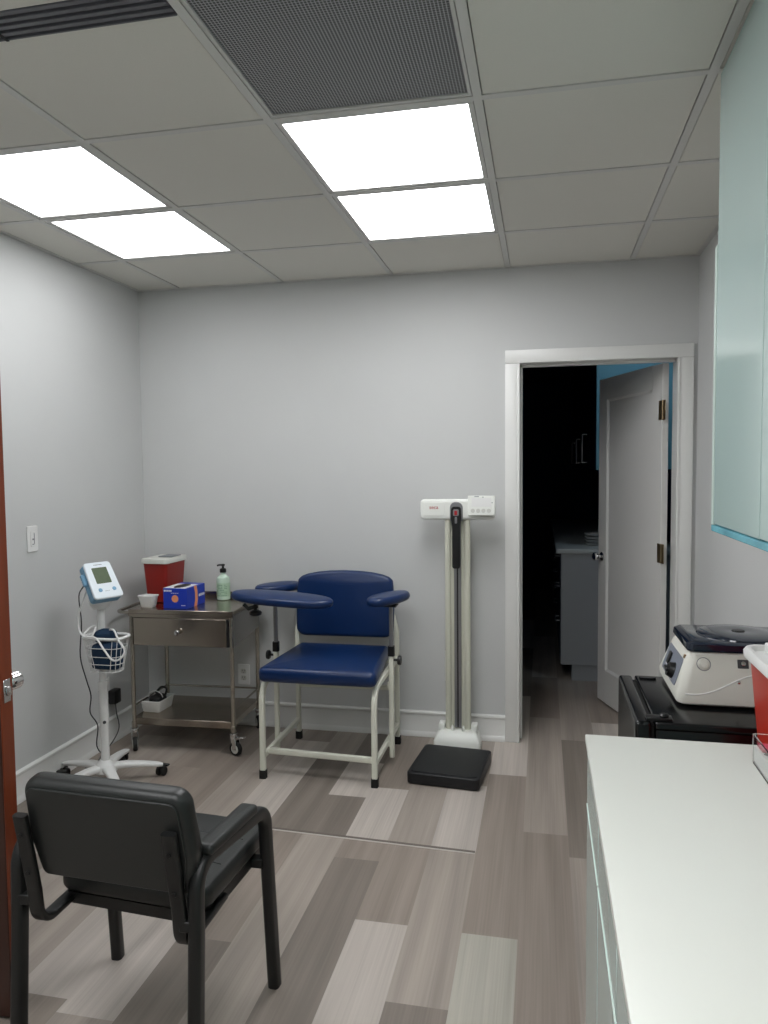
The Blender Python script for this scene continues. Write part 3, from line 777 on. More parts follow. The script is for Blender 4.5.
t = thing('soap_bottle', 'clear pale green pump bottle with black pump on the trolley', 'bottle', (-1.718, 3.80, z))
bx_, by_ = -1.718, 3.80
bm = bmesh.new(); lathe(bm, [(0, 0), (.03, 0), (.036, .004), (.037, .012), (.037, .105), (.034, .122), (.02, .134), (.013, .139), (.013, .15), (0, .15)], (bx_, by_, z), 28); obj('bottle_body', bm, 'soap', t)
bm = bmesh.new()
n = 28
loft(bm, [[Vector((bx_+.0374*cos(2*pi*k/n), by_+.0374*sin(2*pi*k/n), z+h)) for k in range(n)] for h in (.02, .095)], cap=False); lb = obj('wrap_label', bm, 'soaplabel', t)
bm = bmesh.new()
for r_ in range(7):
    zz = z+.027+r_*.0095
    for k in range(-3, 4):
        if random.random() < .25: continue
        a = rad(-80+k*13); c = Vector((bx_+.0376*cos(a), by_+.0376*sin(a), zz)); box(bm, (-.003, -.001, -.0005), (.003+random.random()*.001, .0015, .0006), mx=frame(c, (-sin(a), cos(a), 0), (cos(a), sin(a), 0)))
obj('label_print', bm, 'soaptext', lb)
bm = bmesh.new(); lathe(bm, [(0, .1505), (.017, .1505), (.018, .155), (.017, .17), (.009, .174), (.006, .175), (.006, .186), (.010, .187), (.011, .194), (.008, .197), (0, .197)], (bx_, by_, z), 20)
sweep(bm, smooth_path([(bx_, by_, z+.191), (bx_-.016, by_-.006, z+.192), (bx_-.03, by_-.012, z+.188)], 3), circ(.005, 8)); obj('pump', bm, 'black', t)

def tub_obj(name, label, cat, cx, cy, z0, wb, db, wt, dt, h, r, rot=0.):
    bm = bmesh.new(); m = Matrix.Translation((cx, cy, 0)) @ Matrix.Rotation(rot, 4, 'Z')
    def rg(w, d, zz, rr): return [m @ Vector((p[0], p[1], zz)) for p in rrect(w, d, rr, 4)]
    loft(bm, [rg(wb-.006, db-.006, z0, r*.8), rg(wb, db, z0+.003, r), rg(wt, dt, z0+h-.006, r), rg(wt+.006, dt+.006, z0+h-.005, r), rg(wt+.006, dt+.006, z0+h, r), rg(wt-.004, dt-.004, z0+h, r), rg(wb-.004, db-.004, z0+.004, r*.8)])
    return tag(obj(name, bm, 'white', loc=(cx, cy, z0)), label, cat)
tub_obj('specimen_cup', 'small white square tub beside the blue glove box', 'tub', -2.018, 3.53, z, .066, .050, .084, .064, .062, .010, rad(-3))
tub_obj('storage_tray', 'white plastic tray on the bottom shelf of the steel trolley', 'tray', -2.030, 3.615, .1725, .10, .135, .116, .155, .062, .012, rad(-2))
t = thing('goggles', 'black goggles with white strap in the white shelf tray', 'goggles', (-2.030, 3.62, .178))
bm = bmesh.new(); pad(bm, rrect(.075, .10, .03, 5), .07, .022, crown=.012, mx=Matrix.Translation((-2.030, 3.62, .1775))); obj('body', bm, 'black', t)
bm = bmesh.new(); sweep(bm, smooth_path([(-2.075, 3.600, .24), (-2.064, 3.597, .262), (-2.032, 3.594, .2755), (-2.0, 3.597, .262), (-1.990, 3.60, .24)], 5), rrect(.012, .003, .001, 1), up=(0, 0, 1)); obj('strap', bm, 'white', t)
bm = bmesh.new(); tube(bm, smooth_path([(-2.06, 3.65, .245), (-2.04, 3.675, .272), (-2.005, 3.668, .268), (-1.995, 3.64, .245)], 5), .006, 8); obj('cable', bm, 'black', t)

# ------------------------------------------------------------------ blue blood draw chair
t = thing('blood_draw_chair', 'blue vinyl blood draw chair with cream frame and padded armrests', 'medical chair', (-1.02, 3.52, 0))
FLx, FRx, FY, RY_ = -1.288, -.748, 3.250, 3.800
for x in (FLx, FRx):
    bm = bmesh.new()
    yb = RY_-.02 if x == FLx else RY_+.0
    sq(bm, fillet([(x, FY, .028), (x, FY, .452), (x, yb, .458)], .085, 8), .026, up=(1, 0, 0)); obj('side_frame', bm, 'cream', t)
    bm = bmesh.new(); sq(bm, fillet([(x, yb, .028), (x, yb, .60), (x+(.055 if x == FLx else -.055), yb+.04, .78)], .05, 5), .024, up=(1, 0, 0)); obj('rear_leg', bm, 'cream', t)
    bm = bmesh.new(); sq(bm, [(x, FY+.0135, .105), (x, yb-.0135, .105)], .022, .026); obj('side_rail', bm, 'cream', t)
    for y in (FY, yb):
        bm = bmesh.new(); sq(bm, [(x, y, 0), (x, y, .04)], .033); obj('foot_cap', bm, 'rubber', t)
bm = bmesh.new(); sq(bm, [(FLx+.0115, FY+.05, .115), (FRx-.0115, FY+.02, .115)], .022, .028); obj('front_rail', bm, 'cream', t)
bm = bmesh.new(); sq(bm, [(FLx+.012, RY_-.03, .30), (FRx-.012, RY_-.01, .30)], .02, .024); obj('rear_rail', bm, 'cream', t)
bm = bmesh.new(); sq(bm, [(FLx+.013, RY_-.045, .455), (FRx-.013, RY_-.045, .455)], .02, .024); sq(bm, [(FLx+.013, FY+.11, .452), (FRx-.013, FY+.11, .452)], .02, .024); obj('seat_support', bm, 'cream', t)
bm = bmesh.new(); sq(bm, [(FLx+.06, RY_+.004, .60), (FRx-.06, RY_+.018, .60)], .018, .024); obj('back_support', bm, 'cream', t)
# seat
so = rpoly([(-1.302, 3.222), (-.732, 3.222), (-.772, 3.735), (-1.258, 3.735)], .03, 5)
bm = bmesh.new(); pad(bm, so, .072, .026, crown=.012, mx=Matrix.Translation((0, 3.48, .4665)) @ Matrix.Rotation(rad(1.), 4, 'X') @ Matrix.Translation((0, -3.48, 0))); obj('seat', bm, 'vinyl', t)
# backrest
bo = rpoly([(-.262, 0), (.262, 0), (.266, .20), (.256, .300)]+[(.250*cos(a), .302+.048*sin(a)) for a in [pi*k/10 for k in range(1, 10)]]+[(-.256, .300), (-.266, .20)], .05, 5)
bm = bmesh.new(); pad(bm, bo, .05, .02, crown=.012, mx=frame((-1.026, 3.806, .565), (1, .03, 0), (0.03, -1, .09))); obj('backrest', bm, 'vinyl', t)
# arm posts
def post(x, y, zc, ztop, kx):
    bm = bmesh.new(); sq(bm, [(x, y, .04), (x, y, zc)], .024); p = obj('arm_post', bm, 'cream', t)
    bm = bmesh.new(); sq(bm, [(x, y, zc-.008), (x, y, zc+.04)], .031); obj('collar', bm, 'black', p)
    bm = bmesh.new(); sq(bm, [(x, y, zc+.03), (x, y, ztop)], .018); obj('height_rod', bm, 'alu', p)
    bm = bmesh.new(); s = 1 if kx > 0 else -1
    lathe(bm, [(0, 0), (.006, 0), (.006, s*.018), (.02, s*.02), (.024, s*.026), (.022, s*.036), (0, s*.04)], (x+s*.012, y, zc-.028), 14, 'X'); obj('clamp_knob', bm, 'black', p)
pl = (FLx-.030, 3.53); pr = (FRx+.028, 3.515)
post(*pl, .545, .792, -1); post(*pr, .55, .79, 1)
bm = bmesh.new()
for (x, y) in (pl, pr):
    s = -1 if x < -1 else 1
    box(bm, (min(x, x-s*.05), y-.012, .14), (max(x, x-s*.05), y+.012, .16)) if False else None
    xa, xb = (x, FLx-.012) if s < 0 else (FRx+.012, x)
    for zz in (.105, .40): box(bm, (min(xa, xb)-.004, y-.011, zz-.012), (max(xa, xb)+.004, y+.011, zz+.012), .001, 1)
obj('post_mount', bm, 'cream', t)
def lens(L, Wd, n=28, p=.8, sh=0.):
    o = []
    for k in range(n):
        a = 2*pi*k/n; c, s = cos(a), sin(a)
        o.append((L/2*math.copysign(abs(c)**p, c), Wd/2*math.copysign(abs(s)**.95, s)+sh*(c*c)))
    return o
def armpad(cx, cy, z0, L, Wd, a, roll=0., pit=0., h=.042, p=.85, sh=0.):
    bm = bmesh.new(); pad(bm, lens(L, Wd, 32, p, sh), h, .019, crown=.008, mx=Matrix.Translation((cx, cy, z0)) @ Matrix.Rotation(a, 4, 'Z') @ Matrix.Rotation(pit, 4, 'Y') @ Matrix.Rotation(roll, 4, 'X'))
    return obj('arm_pad', bm, 'vinyl', t)
armpad(-1.252, 3.44, .800, .535, .165, rad(-4), rad(6), rad(2.5))
armpad(-1.400, 3.80, .797, .27, .15, rad(52))
armpad(-.738, 3.55, .797, .305, .155, rad(70), rad(-3))
bm = bmesh.new()
box(bm, (pl[0]-.03, pl[1]-.07, .787), (pl[0]+.03, pl[1]+.03, .799), .002, 1)
sq(bm, [(pl[0], pl[1], .789), (-1.40, 3.75, .789)], .02, .008)
obj('pad_bracket', bm, 'bmetal', t)
bm = bmesh.new(); box(bm, (pr[0]-.03, pr[1]-.03, .785), (pr[0]+.03, pr[1]+.04, .7945), .002, 1); obj('pad_bracket', bm, 'bmetal', t)
bm = bmesh.new()
tube(bm, [(-1.40, 3.47, .792), (-1.40, 3.47, .755)], .009, 10); lathe(bm, [(0, .725), (.02, .727), (.03, .733), (.032, .744), (.026, .75), (.012, .757), (0, .757)], (-1.40, 3.47, 0), 18)
sweep(bm, [(-1.45, 3.44, .79), (-1.43, 3.45, .765), (-1.39, 3.475, .775)], rrect(.014, .02, .004, 2))
obj('swivel_clamp', bm, 'black', t)

# ------------------------------------------------------------------ column scale
t = thing('column_scale', 'white column weighing scale with black platform against the back wall', 'scale', (-.43, 3.6, 0))
SX = -.428
Ms = Matrix.Translation((-.428, 3.478, 0)) @ Matrix.Rotation(rad(-5), 4, 'Z')
bm = bmesh.new(); pad(bm, rrect(.338, .372, .022, 5), .052, .006, mx=Ms @ Matrix.Translation((0, 0, .004))); pf = obj('platform', bm, 'platform', t)
bm = bmesh.new(); pad(bm, rrect(.312, .345, .02, 5), .003, .0012, mx=Ms @ Matrix.Translation((0, .002, .0562))); obj('tread_mat', bm, 'platform', pf)
bm = bmesh.new()
for sx, sy in ((-1, -1), (1, -1), (1, 1), (-1, 1)): lathe(bm, [(0, 0), (.016, 0), (.016, .005), (0, .005)], Ms @ Vector((sx*.14, sy*.15, 0)), 12)
obj('levelling_foot', bm, 'rubber', pf) if False else bm.free()
for sx, sy in ((-1, -1), (1, -1), (1, 1), (-1, 1)):
    bm = bmesh.new(); lathe(bm, [(0, 0), (.016, 0), (.016, .005), (0, .005)], Ms @ Vector((sx*.14, sy*.15, 0)), 12); obj('levelling_foot', bm, 'rubber', pf)
# white base shoe
bm = bmesh.new()
def rr(w, d, z_, cy, r=.012): return [Vector((SX+p[0], cy+p[1], z_)) for p in rrect(w, d, r, 3)]
loft(bm, [rr(.236, .13, 0, 3.785), rr(.236, .13, .055, 3.785), rr(.205, .112, .088, 3.80), rr(.172, .10, .098, 3.806)])
box(bm, (SX-.10, 3.775, .09), (SX-.068, 3.845, .128), .006, 2); box(bm, (SX+.068, 3.775, .09), (SX+.10, 3.845, .128), .006, 2)
box(bm, (SX-.034, 3.765, .09), (SX-.022, 3.80, .118), .003, 1); box(bm, (SX+.022, 3.765, .09), (SX+.034, 3.80, .118), .003, 1)
obj('base_shoe', bm, 'scalewhite', t)
for s in (-1, 1):
    bm = bmesh.new(); tube(bm, [(SX+s*.050, 3.81, .097), (SX+s*.050, 3.81, 1.192)], .0155, 18); obj('column', bm, 'colm', t)
obj('column_web', B((SX-.0345, 3.812, .097), (SX+.0345, 3.822, 1.192)), 'colm', t)
bm = bmesh.new(); box(bm, (SX-.018, 3.800, .105), (SX-.003, 3.8115, 1.19), .001, 1); box(bm, (SX+.003, 3.800, .105), (SX+.018, 3.8115, 1.19), .001, 1); ms = obj('measuring_rod', bm, 'alu', t)
obj('rod_groove', B((SX-.003, 3.804, .105), (SX+.003, 3.8115, 1.19)), 'slotdark', ms)
# head beam
bm = bmesh.new(); pad(bm, rrect(.382, .104, .02, 5), .05, .012, mx=frame((SX+.001, 3.835, 1.241), (1, 0, 0), (0, -1, 0))); hd = obj('head_beam', bm, 'scalewhite', t)
bm = bmesh.new(); pad(bm, rrect(.112, .070, .004, 3), .003, .001, mx=frame((SX-.118, 3.785, 1.243), (1, 0, 0), (0, -1, 0))); obj('cover_flap', bm, 'scalewhite', hd)
bm = text_bm('seca', .027, frame((SX-.118, 3.7812, 1.252), (1, 0, 0), (0, -1, 0))); obj('logo', bm, 'redprint', hd, label='small red logo lettering')
bm = bmesh.new()
arch = [(-.033, -.05), (.033, -.05), (.033, .018)]+[(.033*cos(a), .018+.03*sin(a)) for a in [pi*k/10 for k in range(1, 10)]]+[(-.033, .018)]
pad(bm, arch, .006, .002, mx=frame((SX-.003, 3.785, 1.233), (1, 0, 0), (0, -1, 0))); obj('slide_housing', bm, 'alu', hd)
hn = thing  # (alias unused)
bm = bmesh.new(); ho = rpoly([(-.019, .065), (.019, .065), (.021, .01), (.0145, -.03), (.0145, -.24), (-.0145, -.24), (-.0145, -.03), (-.021, .01)], .011, 4)
pad(bm, ho, .014, .005, mx=frame((SX-.003, 3.778, 1.186), (1, 0, 0), (0, -1, 0))); hb = obj('height_slider', bm, 'black', t, label='black plastic slider handle')
bm = bmesh.new(); pad(bm, rrect(.03, .034, .007, 4), .005, .0015, mx=frame((SX-.003, 3.7638, 1.226), (1, 0, 0), (0, -1, 0))); fr_ = obj('read_window', bm, 'alu', hb)
bm = bmesh.new(); pad(bm, rrect(.014, .022, .004, 4), .002, .0008, mx=frame((SX-.003, 3.7587, 1.225), (1, 0, 0), (0, -1, 0))); obj('red_mark', bm, 'redprint', hb, label='red reading mark')
bm = bmesh.new(); pad(bm, rrect(.012, .034, .005, 4), .003, .001, mx=frame((SX-.003, 3.7638, 1.188), (1, 0, 0), (0, -1, 0))); obj('grip_plate', bm, 'alu', hb)
Md = frame((SX+.1255, 3.768, 1.262), (1, 0, 0), (0, -1, .08))
bm = bmesh.new(); pad(bm, rrect(.136, .100, .005, 3), .022, .004, mx=Md @ Matrix.Translation((0, 0, -.012))); dp = obj('display_unit', bm, 'scalewhite', t)
bm = bmesh.new(); prism(bm, rrect(.098, .044, .002, 2), 0, .0008, mx=Md @ Matrix.Translation((0, .016, .0101))); obj('display_window', bm, 'white', dp)
for k in range(4):
    bm = bmesh.new(); pad(bm, circ(.0105, 18), .0016, .0006, mx=Md @ Matrix.Translation((-.042+k*.0265, -.026, .0101))); obj('button', bm, 'offwhite', dp)
bm = bmesh.new(); box(bm, (-.035, .043, .0101), (-.012, .047, .0106), mx=Md); box(bm, (.005, .040, .0101), (.011, .044, .0106), mx=Md); box(bm, (.052, .012, .0101), (.056, .017, .0106), mx=Md); obj('printed_marks', bm, 'greyprint', dp)
bm = bmesh.new(); tube(bm, [(SX-.0665, 3.835, .34), (SX-.0665, 3.835, .50)], .006, 8); obj('side_clip', bm, 'scalewhite', t)
bm = bmesh.new(); box(bm, (SX-.07, 3.826, 1.186), (SX+.07, 3.84, 1.1915)); obj('beam_bracket', bm, 'dark', t)
obj('wall_bracket', B((SX-.03, 3.8225, 1.0), (SX+.03, YB, 1.04)), 'colm', t)

# ------------------------------------------------------------------ right side: wall cabinet, worktop, base cabinets
t = thing('wall_cabinet', 'mint glass fronted wall cabinet at the upper right', 'wall cabinet', (.6, 1.2, 1.277))
fx, yE, zb_ = .45, 2.150, 1.292
obj('body', B((fx+.021, -.9, zb_), (XR, yE-.003, H-.006)), 'tealedge', t)
y = yE
while y > -.6:
    obj('door', B((fx, y-.437, zb_+.004), (fx+.0205, y-.002, H-.006), .0015, 1), 'teal', t); y -= .44
bm = bmesh.new(); box(bm, (fx-.002, -.9, zb_-.016), (fx+.03, yE+.018, zb_+.0015), .002, 1); obj('bottom_lip', bm, 'film', t, label='pale edge strip with blue protective film')
bm = bmesh.new(); box(bm, (fx+.0305, -.9, zb_-.028), (XR, yE-.04, zb_-.0005), .002, 1); obj('light_rail', bm, 'cgrey', t)
bm = bmesh.new(); prism(bm, [(fx-.001, zb_+.002), (XR, zb_+.002), (XR, 2.06), (fx-.001, 2.035)], 0, .024, mx=Matrix(((1, 0, 0, 0), (0, 0, 1, yE+.0005), (0, 1, 0, 0), (0, 0, 0, 1)))); obj('end_panel', bm, 'tealedge', t)

tag(obj('worktop', B((.087, -.9, .886), (XR-.001, 1.572, .9), .002, 2), 'counter', loc=(.41, .4, .886)), 'white worktop at the lower right', 'worktop')
cfx = .091
edges = [1.562, 1.245, .93, .30, -.33]
for i in range(4):
    yb, ya = edges[i], edges[i+1]
    lab = ['mint base cabinet under the far end of the white worktop', 'mint base cabinet second from the far end of the worktop', 'mint base cabinet below the camera, third from the far worktop end', 'mint base cabinet behind the camera, under the white worktop'][i]
    t = thing('base_cabinet', lab, 'cabinet', (.42, (ya+yb)/2, 0), 'mint base cabinets under the white worktop')
    obj('body', B((cfx+.02, ya+.001, .10), (XR-.003, yb-.001, .8855)), 'teal', t)
    obj('kick_plate', B((cfx+.06, ya+.001, 0), (cfx+.075, yb-.001, .0995)), 'tealroom', t)
    bm = bmesh.new(); box(bm, (cfx, ya+.002, .760), (cfx+.0195, yb-.002, .883), .0015, 1); d = obj('drawer', bm, 'teal', t)
    bm = bmesh.new(); box(bm, (cfx-.0015, ya+.003, .7568), (cfx+.012, yb-.003, .7592), .0004, 1); obj('edge_pull', bm, 'tealedge', d, label='pale edge pull')
    obj('door', B((cfx, ya+.002, .103), (cfx+.0195, yb-.002, .756), .0015, 1), 'teal', t)

# mini fridge
t = thing('mini_fridge', 'black mini fridge between the worktop end and the back wall', 'refrigerator', (.48, 2.2, 0))
fx0, fy0, fy1, fz = .232, 1.972, 2.419, .80
bm = bmesh.new(); box(bm, (fx0+.052, fy0+.004, .02), (XR-.02, fy1-.004, fz-.02), .006, 2); obj('cabinet_shell', bm, 'fridge', t)
bm = bmesh.new(); box(bm, (fx0+.050, fy0, fz-.0195), (XR-.02, fy1, fz), .006, 3)
pad(bm, lens(.05, .022, 16), .004, .0015, mx=Matrix.Translation((fx0+.085, fy1-.03, fz-.0005)))
obj('top_cover', bm, 'fridge', t)
bm = bmesh.new(); pad(bm, rrect(fy1-fy0, fz-.03, .012, 4), .040, .009, mx=frame((fx0+.042, (fy0+fy1)/2, (fz+.03)/2), (0, -1, 0), (-1, 0, 0))); dr = obj('door', bm, 'fridge', t)
bm = bmesh.new(); box(bm, (fx0+.0425, fy0+.012, .04), (fx0+.0495, fy1-.012, fz-.012)); obj('gasket', bm, 'rubber', dr)
bm = bmesh.new(); box(bm, (fx0+.030, fy0+.01, fz-.0005), (fx0+.095, fy0+.045, fz+.008), .003, 2); lathe(bm, [(0, fz+.006), (.012, fz+.006), (.013, fz+.012), (.008, fz+.016), (0, fz+.016)], (fx0+.075, fy0+.027, 0), 14); obj('hinge_cover', bm, 'black', t)
for yy in (fy0+.05, fy1-.05):
    for xx in (fx0+.09, XR-.06):
        bm = bmesh.new(); lathe(bm, [(0, 0), (.018, 0), (.018, .021), (0, .021)], (xx, yy, 0), 14); obj('foot', bm, 'rubber', t)

# centrifuge
cz = fz+.0005
t = thing('centrifuge', 'white benchtop centrifuge with dark lid on the black mini fridge', 'centrifuge', (.53, 2.255, cz))
bm = bmesh.new()
cyc = 2.276
def cr(x0, x1, w, z_, r): return [Vector(((x0+x1)/2+p[0], cyc+p[1], z_)) for p in rrect(x1-x0, w, r, 5)]
# front (towards -x) bulges low and slopes back to the lid
loft(bm, [cr(.370, .716, .318, cz+.0055, .02), cr(.358, .720, .336, cz+.012, .025), cr(.356, .722, .336, cz+.03, .028), cr(.386, .712, .252, cz+.125, .024), cr(.396, .706, .234, cz+.143, .022)])
bd = obj('body', bm, 'cgrey', t)
bm = bmesh.new()
loft(bm, [cr(.391, .712, .246, cz+.1435, .022), cr(.388, .715, .252, cz+.149, .024), cr(.390, .713, .248, cz+.164, .024), cr(.401, .702, .230, cz+.170, .02)])
ld = obj('lid', bm, 'navy', t, label='dark navy lid')
bm = bmesh.new(); lathe(bm, [(.112, .1695), (.110, .174), (.10, .178), (.055, .1815), (.02, .1805), (0, .178)], (.547, cyc, cz), 40); obj('lid_dome', bm, 'navy', ld)
bm = bmesh.new(); lathe(bm, [(0, .1785), (.018, .1808), (.016, .1825), (0, .1825)], (.547, cyc, cz), 20); obj('vent_cap', bm, 'black', ld)
for sx in (.40, .67):
    for sy in (-1, 1):
        bm = bmesh.new(); lathe(bm, [(0, 0), (.016, 0), (.014, .0058), (0, .0058)], (sx, cyc+sy*.118, cz), 14); obj('foot', bm, 'rubber', t)
# control panel on the sloping front
pn = Vector((-.085, 0, .028)).normalized()
Mc = frame((.3715, cyc, cz+.079), (0, -1, 0), pn)
bm = bmesh.new(); prism(bm, rrect(.215, .080, .010, 4), -.002, .0015, mx=Mc); cpn = obj('control_panel', bm, 'cpanel', bd)
bm = bmesh.new(); box(bm, (-.045, -.016, .0015), (-.018, .02, .010), .002, 1, mx=Mc); obj('rocker_switch', bm, 'black', cpn)  if False else bm.free()
bm = bmesh.new(); box(bm, (-.052, -.013, .0015), (-.028, .024, .008), .002, 1, mx=Mc); obj('rocker_switch', bm, 'black', bd)
bm = bmesh.new(); tb = bmesh.new(); lathe(tb, [(0, .0015), (.024, .0015), (.022, .007), (.019, .018), (0, .019)], (.042, -.012, 0), 18); bmerge(bm, tb, Mc); box(bm, (.020, -.017, .018), (.064, -.007, .026), .002, 1, mx=Mc); obj('timer_knob', bm, 'black', bd)
bm = bmesh.new()
for k in range(3): box(bm, (.02+k*.014, -.037, .0015), (.029+k*.014, -.034, .0018), mx=Mc)
obj('knob_print', bm, 'paperw', bd)
bm = bmesh.new()
for k in range(2): box(bm, (-.075+k*.012, -.02, .0015), (-.068+k*.012, -.017, .0018), mx=Mc)
obj('switch_print', bm, 'paperw', bd)
bm = bmesh.new(); box(bm, (.098, .043, -.003), (.108, .054, .0035), .001, 1, mx=Mc); obj('badge', bm, 'hinge', bd)
# near side details
def side_pt(x, z_): return Vector((x, cyc-.1675+max(0, z_-cz-.03)*.442, z_))
bm = bmesh.new(); tb = bmesh.new(); lathe(tb, [(0, -.002), (.0165, -.002), (.0165, .002), (.012, .0035), (.012, .002), (.0105, .002), (.0105, .005), (0, .006)], (0, 0, 0), 22); bmerge(bm, tb, frame(side_pt(.43, cz+.112), (1, 0, 0), (0, -1, .43))); obj('round_plug', bm, 'cgrey', bd)
bm = bmesh.new(); tb = bmesh.new(); lathe(tb, [(.0168, -.001), (.0185, -.001), (.0185, .0015), (.0168, .0015), (.0168, -.001)], (0, 0, 0), 22, cap=False); bmerge(bm, tb, frame(side_pt(.43, cz+.112), (1, 0, 0), (0, -1, .43))); obj('plug_ring', bm, 'greyprint', bd)
bm = bmesh.new(); box(bm, (-.014, -.012, -.001), (.014, .012, .002), .001, 1, mx=frame(side_pt(.53, cz+.116), (1, 0, 0), (0, -1, .43))); sp = obj('side_latch', bm, 'dark', bd)
bm = bmesh.new(); tb = bmesh.new(); lathe(tb, [(0, .002), (.007, .002), (.006, .008), (0, .009)], (0, 0, 0), 14); bmerge(bm, tb, frame(side_pt(.53, cz+.116), (1, 0, 0), (0, -1, .43))); obj('latch_screw', bm, 'chrome', bd)
bm = bmesh.new(); tb = bmesh.new(); lathe(tb, [(0, -.001), (.0055, -.001), (.004, .005), (0, .006)], (0, 0, 0), 12); bmerge(bm, tb, frame(side_pt(.515, cz+.070), (1, 0, 0), (0, -1, .43))); obj('side_screw', bm, 'chrome', bd)
bm = bmesh.new(); path = [side_pt(x, cz+zz) for x, zz in ((.378, .037), (.40, .036), (.43, .040), (.46, .050), (.49, .064), (.52, .078), (.55, .088), (.60, .096), (.66, .1), (.69, .1))]
sweep(bm, smooth_path(path, 4), circ(.0022, 8)); obj('trim_line', bm, 'white', bd, label='raised pale curved line')

# red sharps container behind the worktop, on a wall bracket
t = thing('sharps_container', 'bright red sharps container with white lid behind the worktop end', 'sharps container', (.60, 1.735, .70))
_, rg = taper_bin(t, .598, 1.732, .702, 1.022, .205, .22, .262, .258, .025, 'red')
bm = bmesh.new(); loft(bm, [rg(.266, .262, 1.012, .03), rg(.284, .286, 1.012, .036), rg(.286, .288, 1.026, .036), rg(.276, .278, 1.034, .034), rg(.258, .26, 1.034, .03), rg(.25, .252, 1.022, .03)]); ld = obj('lid', bm, 'white', t, label='white lid with raised rim')
bm = bmesh.new(); box(bm, (.53, 1.62, 1.0225), (.60, 1.85, 1.040), .004, 2); box(bm, (.50, 1.80, 1.0225), (.53, 1.845, 1.046), .004, 2); obj('lid_flap', bm, 'white', ld)
bm = bmesh.new(); box(bm, (.5, 1.63, .695), (XR, 1.835, .7015), .002, 1); box(bm, (.7335, 1.65, .6955), (XR, 1.81, .95), .001, 1); obj('wall_bracket', bm, 'white', t)

# acrylic tube rack on the worktop
zt = .9005
t = thing('tube_rack', 'clear acrylic rack with a white perforated tray on the worktop', 'rack', (.50, 1.40, zt))
rx0, rx1, ry0, ry1 = .383, .64, 1.345, 1.474
bm = bmesh.new(); box(bm, (rx0, ry0, zt), (rx0+.003, ry1, zt+.055), .0006, 1); box(bm, (rx1-.003, ry0, zt), (rx1, ry1, zt+.055), .0006, 1); box(bm, (rx0+.003, ry1-.003, zt), (rx1-.003, ry1, zt+.055)); box(bm, (rx0+.003, ry0, zt), (rx1-.003, ry1-.003, zt+.003))
obj('acrylic_case', bm, 'acrylic', t)
bm = bmesh.new(); box(bm, (rx0+.0045, ry0+.002, zt+.0035), (rx1-.0045, ry1-.045, zt+.034), .001, 1); tr = obj('tray', bm, 'white', t)
for ix in range(7):
    for iy in range(3):
        bm = bmesh.new(); lathe(bm, [(0, .0341), (.0075, .0341), (.0075, .0345), (0, .0345)], (rx0+.016+ix*.035, ry0+.020+iy*.030, zt), 14); obj('hole', bm, 'black', tr)
bm = bmesh.new(); box(bm, (rx0+.0045, ry1-.0445, zt+.0035), (rx1-.0045, ry1-.0035, zt+.034), .001, 1); obj('rear_block', bm, 'white', t)
bm = bmesh.new(); box(bm, (rx0+.008, ry1-.042, zt+.0342), (rx1-.008, ry1-.006, zt+.040), .001, 1); obj('pink_insert', bm, 'pink', t, label='pink speckled insert')

# ------------------------------------------------------------------ black guest armchair in front
t = thing('guest_armchair', 'black leather guest armchair seen from behind at lower left', 'armchair', (-.985, 1.70, 0))
def side(xr, xf, s, dy):
    yf, yr = 1.915+dy, 1.478+dy
    bm = bmesh.new()
    path = fillet([(xr, yr-.015, 0), (xr, yr+.012, .40), (xr, yr+.018, .575), (xf-s*.004, yf-.045, .532), (xf, yf, 0)], .06, 8)
    sweep(bm, path, rrect(.032, .036, .010, 3), up=(0, 1, 0)); o = obj('side_frame', bm, 'bmetal', t)
    bm = bmesh.new(); xm = (xr+xf)/2
    m = frame((xm, 1.650+dy, .560), (xf-xr, .42, -.042), (0, .045, 1)); pad(bm, rpoly([(-.128, -.023), (.122, -.026), (.122, .026), (-.128, .023)], .02, 4), .026, .011, crown=.003, mx=m @ Matrix.Translation((0, 0, .0125)))
    obj('armrest', bm, 'leather', t)
    bm = bmesh.new(); xi = -.792 if s > 0 else -1.172; k = dy*.7
    sweep(bm, fillet([(xi, 1.440+k, .668), (xi, 1.480+k, .47), (xi, 1.490+k, .378), (xi, 1.70+k, .380)], .055, 8), rrect(.034, .018, .006, 3), up=(0, 1, 0)); br = obj('back_bracket', bm, 'bmetal', t)
    bm = bmesh.new(); box(bm, (min(xr, xi), yr-.004, .425), (max(xr, xi), yr+.020, .45), .002, 1); obj('spacer', bm, 'bmetal', br)
    for zz in (.52, .62):
        bm = bmesh.new(); lathe(bm, [(0, 0), (.006, 0), (.005, -.003), (0, -.0035)], (xi, 1.4585+k-(zz-.52)*.2, zz), 12, 'Y'); obj('bolt', bm, 'black', br)
    bm = bmesh.new(); box(bm, (min(xf-s*.06, xf-s*.010), yf-.055, .366), (max(xf-s*.06, xf-s*.010), yf-.025, .392), .002, 1); obj('seat_lug', bm, 'bmetal', t)
side(-.757, -.737, 1, 0.); side(-1.228, -1.242, -1, .025)
bm = bmesh.new(); so = rpoly([(-1.200, 1.615), (-.782, 1.585), (-.764, 1.975), (-1.218, 2.005)], .045, 6)
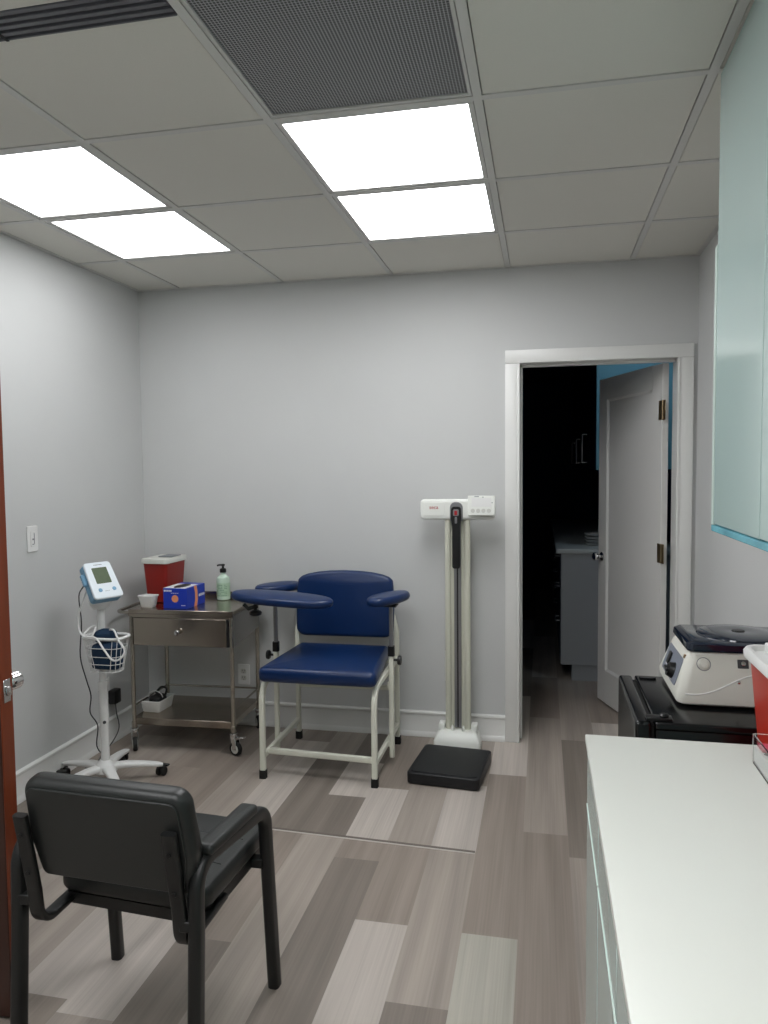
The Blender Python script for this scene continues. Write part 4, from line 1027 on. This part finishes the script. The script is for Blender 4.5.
pad(bm, so, .056, .020, crown=.012, mx=Matrix.Translation((0, 0, .3935))); st_ = obj('seat', bm, 'leather', t)
for yy, x0_, x1_ in ((1.72, -1.185, -.80), (1.85, -1.19, -.795)):
    bm = bmesh.new(); sweep(bm, [(x0_+(x1_-x0_)*k/12, yy+.012*(1-k/12), .4492+.0104*(1-((k-6)/6)**2)) for k in range(13)], circ(.0024, 6)); obj('seam', bm, 'black', st_)
bm = bmesh.new(); pr_ = offset(so, .010); loft(bm, [[Vector((p[0], p[1], zz)) for p in pr_] for zz in (.364, .393)]); obj('seat_frame', bm, 'bmetal', t)
bo = rpoly([(-.196, 0), (.200, 0), (.220, .11), (.212, .262), (-.206, .262), (-.214, .11)], .05, 6)
Mb = frame((-.966, 1.532, .497), (1, -.05, 0), (-.05, -1, -.2))
bm = bmesh.new(); pad(bm, bo, .056, .022, crown=.004, crownb=.006, mx=Mb @ Matrix.Translation((0, 0, -.026))); bb = obj('backrest', bm, 'leather', t)
bm = bmesh.new(); bi = offset(bo, .016); pad(bm, bi, .006, .003, crown=.002, mx=Mb @ Matrix.Translation((0, 0, .0285))); obj('back_shell', bm, 'leather', bb)

# ------------------------------------------------------------------ camera, world, view
f = 746.308
Rv, Uv, Fv = Vector((.97806722, .20807042, -.0095508)), Vector((-.00287833, .05935068, .99823304)), Vector((-.20826961, .97631153, -.05864785))
cam = bpy.data.cameras.new('camera'); co = bpy.data.objects.new('camera', cam); COL.objects.link(co)
cam.sensor_fit = 'VERTICAL'; cam.sensor_height = 24; cam.sensor_width = 18; cam.lens = 24*f/1024; cam.clip_start = .02
M = Matrix((Rv, Uv, -Fv)).transposed().to_4x4(); M.translation = (0, 0, 1.4548); co.matrix_world = M
S.camera = co
w = bpy.data.worlds.new('world'); S.world = w; w.use_nodes = True
w.node_tree.nodes['Background'].inputs[0].default_value = (.5, .55, .6, 1); w.node_tree.nodes['Background'].inputs[1].default_value = .0
S.view_settings.view_transform = 'Standard'; S.view_settings.look = 'None'; S.view_settings.gamma = 1; S.view_settings.use_curve_mapping = False
S.view_settings.exposure = .33
